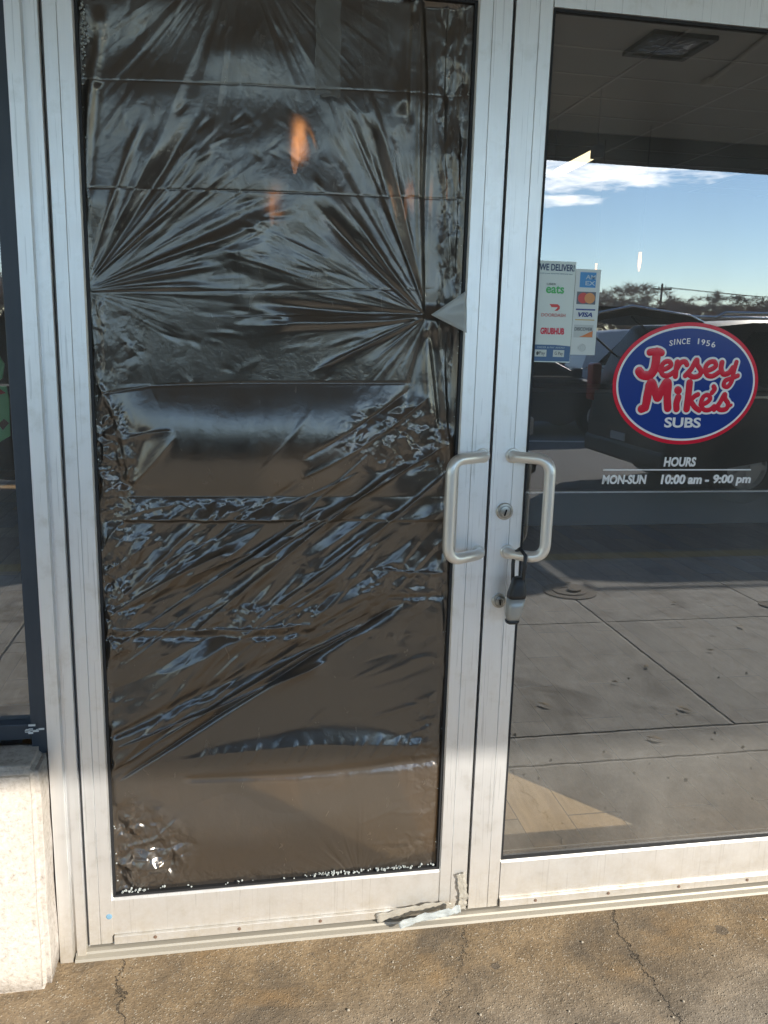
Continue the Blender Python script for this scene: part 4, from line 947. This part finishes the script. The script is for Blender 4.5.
# ------------------------------------------------------------------ small things on the pavement
IRON = m_stucco('rusty_iron', (.20, .17, .14), (.30, .26, .21))
mh = empty('drain_cover', (1.90, -2.57, 0)); tag(mh, 'small round iron drain cover set in the sunlit pavement', 'drain cover')
t = MB(); t.lathe([(0, .155), (.003, .155), (.004, .145), (.004, .135), (.004, .10), (.008, .095), (.008, .06), (.005, .055), (.005, .02), (.009, .015)], (1.90, -2.57, .001), (0, 0, 1), 40); rel(t.build('lid', IRON, smooth=25), mh)
t = MB(); t.lathe([(0, .04), (.008, .038), (.009, .02)], (1.93, -2.57, .008), (0, 0, 1), 20); rel(t.build('boss', IRON), mh)
t = MB(); t.lathe([(0, .055), (.005, .055), (.006, .048), (.004, .045), (.004, .015)], (2.93, -2.22, .001), (0, 0, 1), 30)
tag(t.build('valve_cover', IRON, smooth=25), 'tiny iron valve cover in the pavement beyond the drain cover', 'valve cover')
LEAF = m_stucco('dry_leaf', (.55, .45, .30), (.36, .26, .16))
def leaf(x, y, s, a, lab):
    b = MB(); n = 8; vs_ = []
    L_ = [(-1, 0), (-.5, .28), (0, .36), (.5, .22), (1, 0), (.5, -.22), (0, -.34), (-.5, -.26)]
    for px, py in L_: vs_.append(b.bm.verts.new((x+s*(px*math.cos(a)-py*math.sin(a)), y+s*(px*math.sin(a)+py*math.cos(a)), .006+.006*abs(py)+.003*random.random())))
    c = b.bm.verts.new((x, y, .012))
    for i in range(8): b.bm.faces.new((vs_[i], vs_[(i+1) % 8], c))
    o = b.build('dry_leaf', LEAF); sdm = o.modifiers.new('thick', 'SOLIDIFY'); sdm.thickness = .0008
    return tag(o, lab, 'leaf', 'dry leaves on the pavement')
spots = [(1.58, -1.30), (1.20, -1.12), (1.74, -1.02), (1.95, -2.72), (2.2, -1.6), (1.06, -1.5), (1.5, -.80), (2.4, -2.3), (1.35, -1.9), (1.8, -1.45), (.95, -1.0), (2.55, -1.9)]
for i, (x, y) in enumerate(spots): leaf(x, y, random.uniform(.014, .034), random.uniform(0, 6), 'curled dry brown leaf lying on the sunlit pavement')
# pale grit and crumbs near the threshold
gr = MB(); rnd = random.Random(8)
for k in range(150):
    x = rnd.uniform(-.45, 2.6); y = -abs(rnd.gauss(.0, .5))-.07; s = rnd.uniform(.0012, .0038) if y > -.5 else rnd.uniform(.003, .007)
    bmesh.ops.create_icosphere(gr.bm, subdivisions=1, radius=1, matrix=Matrix.Translation((x, y, s*.4)) @ Matrix.Rotation(rnd.uniform(0, 6), 4, 'Z') @ Matrix.Diagonal((s, s*rnd.uniform(.5, 1), s*.6, 1)))
tag(gr.build('grit', mat('pale_grit', (.46, .41, .33), .8)), 'pale grit scattered over the concrete in front of the doors', 'grit', kind='stuff')

# ------------------------------------------------------------------ vehicles in the car park
TYRE = mat('tyre_rubber', (.015, .015, .015), .8); RIM = mat('alloy_rim', (.62, .62, .63), .4, .4); CGL = mat('car_glass', (.008, .009, .010), .15, 0, .08)
CHR = mat('chrome', (.8, .8, .8), .12, 1.0); RLT = mat('red_lens', (.35, .01, .01), .15); WLT = mat('clear_lens', (.6, .6, .6), .1); BTRIM = mat('black_trim', (.02, .02, .02), .5)
def paintm(n_, c_): 
    m = mat(n_, c_, .4, 0, .25); m.node_tree.nodes['Principled BSDF'].inputs['Coat Weight'].default_value = .10; return m
def car(L_, Wd, prof_low, green, wheels, rw, paint, label, loc, rz, name):
    """x = length (front +x), profiles in x,z; centred at origin"""
    e = empty(name, loc, rz); tag(e, label, 'car', 'cars in the car park')
    hw = Wd/2
    def add(o): o.parent = e; return o
    # lower body: rings across the width with rounded shoulders and cut wheel arches
    def arch(pts):
        out = []
        for i, (x, z) in enumerate(pts): out.append((x, z))
        return out
    low = []
    zb0 = .24
    # bottom edge running front->rear with arches
    bot = [(L_/2-.08, zb0+.04)]
    for wx in sorted(wheels, reverse=True):
        R_ = rw+.07
        for k in range(13):
            a = math.pi*k/12; z = rw+R_*math.sin(a); bot.append((wx+R_*math.cos(a), max(z, zb0) if 0 < k < 12 else zb0))
    bot.append((-L_/2+.08, zb0+.04))
    outline = prof_low+bot      # prof_low runs rear->front over the top
    b = MB(); bm = b.bm; lay = []
    for (yy, inset) in ((-hw+.0, .05), (-hw+.03, .0), (-hw+.10, 0.0)): pass
    secs = [(-hw, .06, -.0), (-hw+.05, .015, .0), (-hw+.16, 0, .0), (hw-.16, 0, 0), (hw-.05, .015, 0), (hw, .06, 0)]
    zc_ = .62
    for (yy, ins, _) in secs:
        row = []
        for (x, z) in outline:
            sx_ = (L_/2-ins*1.5)/(L_/2); z2 = z if z < zc_ else zc_+(z-zc_)*(1-ins*1.6)
            row.append(bm.verts.new((x*sx_, yy, z2)))
        lay.append(row)
    n = len(outline)
    for i in range(len(lay)-1):
        for k in range(n): bm.faces.new((lay[i][k], lay[i][(k+1) % n], lay[i+1][(k+1) % n], lay[i+1][k]))
    f0 = bm.faces.new(lay[0]); f1 = bm.faces.new(lay[-1][::-1]); bmesh.ops.triangulate(bm, faces=[f0, f1])
    body = add(b.build('body', paint, smooth=35))
    # greenhouse: base outline (x,z) wide, roof narrower
    b = MB(); bm = b.bm; gz0 = min(z for _, z in green); gz1 = max(z for _, z in green)
    lay = []
    for s_ in (-1, -.9, .9, 1):
        row = []
        for (x, z) in green:
            f = (z-gz0)/(gz1-gz0); yy = s_*(hw-.05-.17*f)*(1 if abs(s_) == 1 else 1); zz = z+(.0 if abs(s_) == 1 else .03*f)
            row.append(bm.verts.new((x, yy, zz)))
        lay.append(row)
    n = len(green)
    for i in range(3):
        for k in range(n): bm.faces.new((lay[i][k], lay[i][(k+1) % n], lay[i+1][(k+1) % n], lay[i+1][k]))
    f0 = bm.faces.new(lay[0]); f1 = bm.faces.new(lay[-1][::-1]); bmesh.ops.triangulate(bm, faces=[f0, f1])
    add(b.build('cabin', paint, smooth=35))
    # side windows set 4 mm proud, following the slope
    xs_b = [p for p in green if p[1] <= gz0+.02]; rear_b = min(x for x, _ in xs_b); front_b = max(x for x, _ in xs_b)
    top = [p for p in green if p[1] >= gz1-.06]; rear_t = min(x for x, _ in top); front_t = max(x for x, _ in top)
    cuts = [.03, .36, .69, .96] if L_ > 4.75 else [.06, .50, .95]
    for s_ in (-1, 1):
        for a0, a1 in zip(cuts[:-1], cuts[1:]):
            b = MB(); pts = []
            f0_, f1_ = .10, .86
            for (fz, fa) in ((f0_, a0+.015), (f0_, a1-.015), (f1_, a1-.015), (f1_, a0+.015)):
                xr = rear_b+(rear_t-rear_b)*fz; xf = front_b+(front_t-front_b)*fz; x = xr+(xf-xr)*fa; z = gz0+(gz1-gz0)*fz; yy = s_*(hw-.05-.17*fz+.004); pts.append((x, yy, z))
            v0 = [b.bm.verts.new(p) for p in pts]; v1 = [b.bm.verts.new((p[0], p[1]-s_*.012, p[2])) for p in pts]
            b.bm.faces.new(v0); b.bm.faces.new(v1[::-1])
            for i in range(4): b.bm.faces.new((v0[i], v1[i], v1[(i+1) % 4], v0[(i+1) % 4]))
            add(b.build('side_window', CGL))
        b = MB(); b.box(rear_b*.97, front_b*.9, s_*(hw-.045)-.006, s_*(hw-.045)+.006, gz0+.012, gz0+.034); add(b.build('window_trim', CHR))
        b = MB(); b.box(rear_b*.95, front_b*.9, s_*(hw-.002)-.008, s_*(hw-.002)+.008, .83, .865, .004); add(b.build('side_moulding', BTRIM))
        for xx in ((rear_b+front_b)/2-.25, (rear_b+front_b)/2+.75): b = MB(); b.box(xx-.09, xx+.09, s_*(hw-.0)-.02, s_*(hw-.0)+.02, gz0-.15, gz0-.12, .008); add(b.build('door_handle', paint))
        b = MB(); b.box(front_t*.2+front_b*.8-.08, front_t*.2+front_b*.8+.08, s_*(hw+.03)-.07, s_*(hw+.03)+.07, gz0+.02, gz0+.17, .03); add(b.build('wing_mirror', paint))
    # windscreen and rear window
    for (xb, xt, sg_) in ((front_b, front_t, 1), (rear_b, rear_t, -1)):
        b = MB(); pts = []
        for (fz, s_) in ((.10, -1), (.10, 1), (.88, 1), (.88, -1)):
            x = xb+(xt-xb)*fz+sg_*.010; z = gz0+(gz1-gz0)*fz+.010; pts.append((x, s_*(hw-.13-.17*fz), z))
        v0 = [b.bm.verts.new(p) for p in pts]; v1 = [b.bm.verts.new((p[0]-sg_*.02, p[1], p[2]-.005)) for p in pts]
        b.bm.faces.new(v0); b.bm.faces.new(v1[::-1])
        for i in range(4): b.bm.faces.new((v0[i], v1[i], v1[(i+1) % 4], v0[(i+1) % 4]))
        add(b.build('windscreen' if sg_ > 0 else 'rear_window', CGL))
    for sg_, m_l, nm in ((1, WLT, 'headlight'), (-1, RLT, 'tail_light')):
        for s_ in (-1, 1): b = MB(); b.box(sg_*(L_/2-.12)-.10, sg_*(L_/2-.12)+.10, s_*(hw-.20)-.16, s_*(hw-.20)+.16, .66, .84, .03); add(b.build(nm, m_l))
        b = MB(); b.box(sg_*(L_/2-.07)-.10, sg_*(L_/2-.07)+.10, -hw+.03, hw-.03, .30, .50, .04); add(b.build('bumper', BTRIM if L_ > 4.75 else paint))
    for wx in wheels:
        for s_ in (-1, 1):
            t = MB(); t.lathe([(-.04, rw*.60), (-.11, rw*.62), (-.11, rw*.93), (-.08, rw), (.08, rw), (.11, rw*.93), (.11, rw*.62), (.04, rw*.60)], (wx, s_*(hw-.12), rw), (0, 1, 0), 36); ty = add(t.build('wheel', TYRE, smooth=30))
            t = MB(); t.lathe([(-.06, rw*.60), (.095, rw*.62), (.10, rw*.56), (.06, rw*.52), (.055, .03)], (wx, s_*(hw-.12), rw), (0, s_, 0), 36)
            for k in range(5):
                a = 2*math.pi*k/5; c, sn = math.cos(a), math.sin(a); y_ = s_*(hw-.12)+s_*.085
                pts = [(wx+c*.03-sn*.03, rw+sn*.03+c*.03), (wx+c*rw*.56-sn*.022, rw+sn*rw*.56+c*.022), (wx+c*rw*.56+sn*.022, rw+sn*rw*.56-c*.022), (wx+c*.03+sn*.03, rw+sn*.03-c*.03)]
                t.prism(pts, 'y', y_-.012, y_+.012)
            rm = t.build('rim', RIM, smooth=30); rm.parent = ty
    return e
van_low = [(-2.50, .36), (-2.52, .62), (-2.47, 1.02), (-1.2, 1.05), (1.15, 1.04), (1.85, .98), (2.30, .82), (2.46, .62), (2.47, .40)]
van_gr = [(-2.44, 1.03), (-2.30, 1.45), (-2.12, 1.70), (-1.6, 1.76), (0, 1.78), (.62, 1.72), (1.55, 1.03)]
sed_low = [(-2.30, .34), (-2.34, .60), (-2.28, .90), (-1.65, .98), (.9, .95), (1.6, .88), (2.15, .74), (2.34, .58), (2.34, .36)]
sed_gr = [(-1.75, .96), (-1.05, 1.34), (-.4, 1.43), (.25, 1.40), (1.15, .94)]
ZR = -.13
# positions in the car park; the wall plane is y=0 and the lot lies at negative y
van = car(5.0, 1.95, van_low, van_gr, (-1.62, 1.50), .36, paintm('dark_bronze_paint', (.060, .050, .044)), 'dark bronze minivan parked closest to the kerb, its rear behind the logo', (6.62, -6.60, ZR), 0, 'parked_van')
# the van's tailgate stands open
PV = bpy.data.materials['dark_bronze_paint']
tg = MB(); tg.prism([(-2.14, 1.735), (-2.30, 1.80), (-2.9, 1.87), (-3.22, 1.80), (-3.36, 1.66), (-3.33, 1.63), (-3.20, 1.74), (-2.88, 1.80), (-2.30, 1.73)], 'y', -.80, .80); tgo = tg.build('tailgate', PV); tgo.parent = van
for sd_ in (-1, 1):
    t = MB(); t.tube([(-2.16, sd_*.80, 1.75), (-2.30, sd_*.80, 1.806), (-2.9, sd_*.80, 1.876), (-3.22, sd_*.80, 1.806), (-3.36, sd_*.80, 1.665)], .014, 8); q_ = t.build('tailgate_edge', CHR, smooth=True); q_.parent = tgo
    t = MB(); t.tube([(-2.30, sd_*.66, 1.36), (-2.85, sd_*.70, 1.79)], .012, 8); q_ = t.build('gas_strut', BTRIM); q_.parent = tgo
    t = MB(); t.tube([(-1.95, sd_*.66, 1.80), (-1.85, sd_*.66, 1.85), (.3, sd_*.66, 1.86), (.45, sd_*.66, 1.79)], .016, 8); q_ = t.build('roof_rail', CHR, smooth=True); q_.parent = van
    t = MB(); t.box(-2.56, -2.44, sd_*.84-.08, sd_*.84+.08, .88, 1.30, .03); q_ = t.build('tail_light', RLT); q_.parent = van
t = MB(); t.box(-3.15, -2.45, -.62, .62, 1.868, 1.874); q_ = t.build('rear_glass', CGL); q_.parent = tgo; q_.rotation_euler = (0, 0, 0)
t = MB(); t.box(-2.545, -2.530, -.70, .70, .66, 1.0); q_ = t.build('boot_opening', BTRIM); q_.parent = van
t = MB(); t.box(-2.56, -2.545, -.16, .16, .52, .60); q_ = t.build('number_plate', WLT); q_.parent = van
car(5.0, 1.95, van_low, van_gr, (-1.55, 1.50), .35, paintm('black_paint', (.02, .021, .024)), 'black people carrier parked along the kerb to the left', (.30, -6.60, ZR), 0, 'parked_van')
car(4.7, 1.82, sed_low, sed_gr, (-1.42, 1.42), .33, paintm('black_sedan_paint', (.035, .037, .043)), 'black sedan parked across the lot beside the card sticker', (4.55, -12.2, ZR), 0, 'parked_sedan')
car(4.9, 1.9, van_low, van_gr, (-1.55, 1.45), .35, paintm('silver_paint', (.55, .56, .58)), 'silver sport utility car parked behind the dark minivan', (9.1, -13.8, ZR), rad(12), 'parked_car')
car(4.7, 1.82, sed_low, sed_gr, (-1.42, 1.42), .33, paintm('maroon_paint', (.06, .02, .02)), 'dark maroon sedan parked in the far row', (8.2, -19.5, ZR), rad(90), 'parked_sedan')
car(4.7, 1.82, sed_low, sed_gr, (-1.42, 1.42), .33, paintm('grey_paint', (.16, .17, .18)), 'grey sedan parked in the far row near the trees', (16.6, -25, ZR), rad(90), 'parked_sedan')

# ------------------------------------------------------------------ bare winter trees beyond the car park
BARK = m_stucco('bark', (.22, .18, .14), (.28, .23, .19)); TWIG = mat('twigs', (.46, .35, .28), .9)
def tree_mesh(seed, h):
    rnd = random.Random(seed); tr = MB(); cr = MB()
    th = h*.28; tr.tube([(0, 0, -.3), (.05, 0, th*.5), (.0, .05, th)], .2, 8, [.20, .15, .12])
    tips = []
    def grow(p, d, l, r, lv):
        q = p+d*l; mid = p+d*l*.5+Vector((rnd.uniform(-1, 1), rnd.uniform(-1, 1), rnd.uniform(-.5, .5)))*l*.08
        (tr if lv < 3 else cr).tube([p, mid, q], r, 5 if lv < 3 else 3, [r, r*.8, r*.6], cap=False)
        if lv >= 5: tips.append(q); return
        for k in range(3 if lv < 4 else 3):
            nd = (d+Vector((rnd.uniform(-1, 1), rnd.uniform(-1, 1), rnd.uniform(-.35, .65)))*.85).normalized(); grow(q, nd, l*rnd.uniform(.62, .82), r*.55, lv+1)
    for k in range(4):
        a = k*1.57+rnd.random(); grow(Vector((0, 0, th*rnd.uniform(.75, 1))), Vector((math.cos(a)*.7, math.sin(a)*.7, 1)).normalized(), h*.22, .09, 1)
    for q in tips:
        for k in range(12):
            d = Vector((rnd.uniform(-1, 1), rnd.uniform(-1, 1), rnd.uniform(-.6, 1))).normalized()*h*rnd.uniform(.03, .10); s = Vector((rnd.uniform(-1, 1), rnd.uniform(-1, 1), rnd.uniform(-1, 1))).normalized()*h*.0035
            a = cr.bm.verts.new(q-s); b_ = cr.bm.verts.new(q+s); c = cr.bm.verts.new(q+d); cr.bm.faces.new((a, b_, c))
    return tr, cr
protos = []
kinds = ['broad', 'tall', 'low']
for i, (sd_, h) in enumerate(((1, 8.5), (5, 10.0), (9, 7.0))):
    tr, cr = tree_mesh(sd_, h); e = empty('bare_tree'); t1 = tr.build('trunk', BARK, e); t2 = cr.build('crown', TWIG, e); protos.append(e)
rnd = random.Random(21); k = 0
used = [False]*3
LAB = ['broad bare brown tree in the row of trees beyond the car park', 'tall bare brown tree rising out of the row beyond the car park', 'low bare brown tree filling the row beyond the car park']
x = -30.0
while x < 120:
    for row in (0, 1):
        i = rnd.randrange(3)
        o = protos[i] if not used[i] else copy_tree(protos[i]); used[i] = True
        s = rnd.uniform(.62, .92)*(1.0 if row == 0 else 1.08)
        o.location = (x+rnd.uniform(-1, 1)+row*1.7, -(72+row*8+rnd.uniform(-3, 3))-max(0, x-20)*.15, -.08); o.rotation_euler = (0, 0, rnd.uniform(0, 6)); o.scale = (s*1.25, s*1.25, s*.88)
        tag(o, LAB[i], 'tree', 'bare trees beyond the car park')
    x += rnd.uniform(1.9, 3.0)
# utility pole and wires
WOOD = m_stucco('pole_wood', (.10, .08, .065), (.14, .11, .09))
def pole(x, y, lab):
    e = empty('utility_pole', (x, y, -.5)); tag(e, lab, 'utility pole')
    t = MB(); t.tube([(x, y, -.5), (x, y, 8.2)], .15, 10, [.17, .12]); rel(t.build('mast', WOOD), e)
    t = MB(); t.box(x-1.2, x+1.2, y-.07, y+.07, 7.5, 7.68); rel(t.build('crossarm', WOOD), e)
    for k in (-1.05, -.4, .4, 1.05): t = MB(); t.lathe([(0, .05), (.1, .07), (.2, .04)], (x+k, y, 7.68), (0, 0, 1), 8); rel(t.build('insulator', mat('insulator', (.3, .3, .32), .3)), e)
px_, py_ = 49.4, -92
pole(px_, py_, 'wooden utility pole with crossarm rising above the bare trees'); pole(px_+46, py_-8, 'second wooden utility pole farther right along the wires')
for k in (-1.05, .4):
    t = MB(); pts = []
    for i in range(21):
        f = i/20; pts.append((px_+k+46*f, py_-8*f, 7.85-1.2*4*f*(1-f)*.5)); 
    t.tube(pts, .03, 5); tag(t.build('power_line', BTRIM), 'thin dark power line strung from the '+('left' if k < 0 else 'right')+' half of the pole crossarm', 'wire', 'power lines')
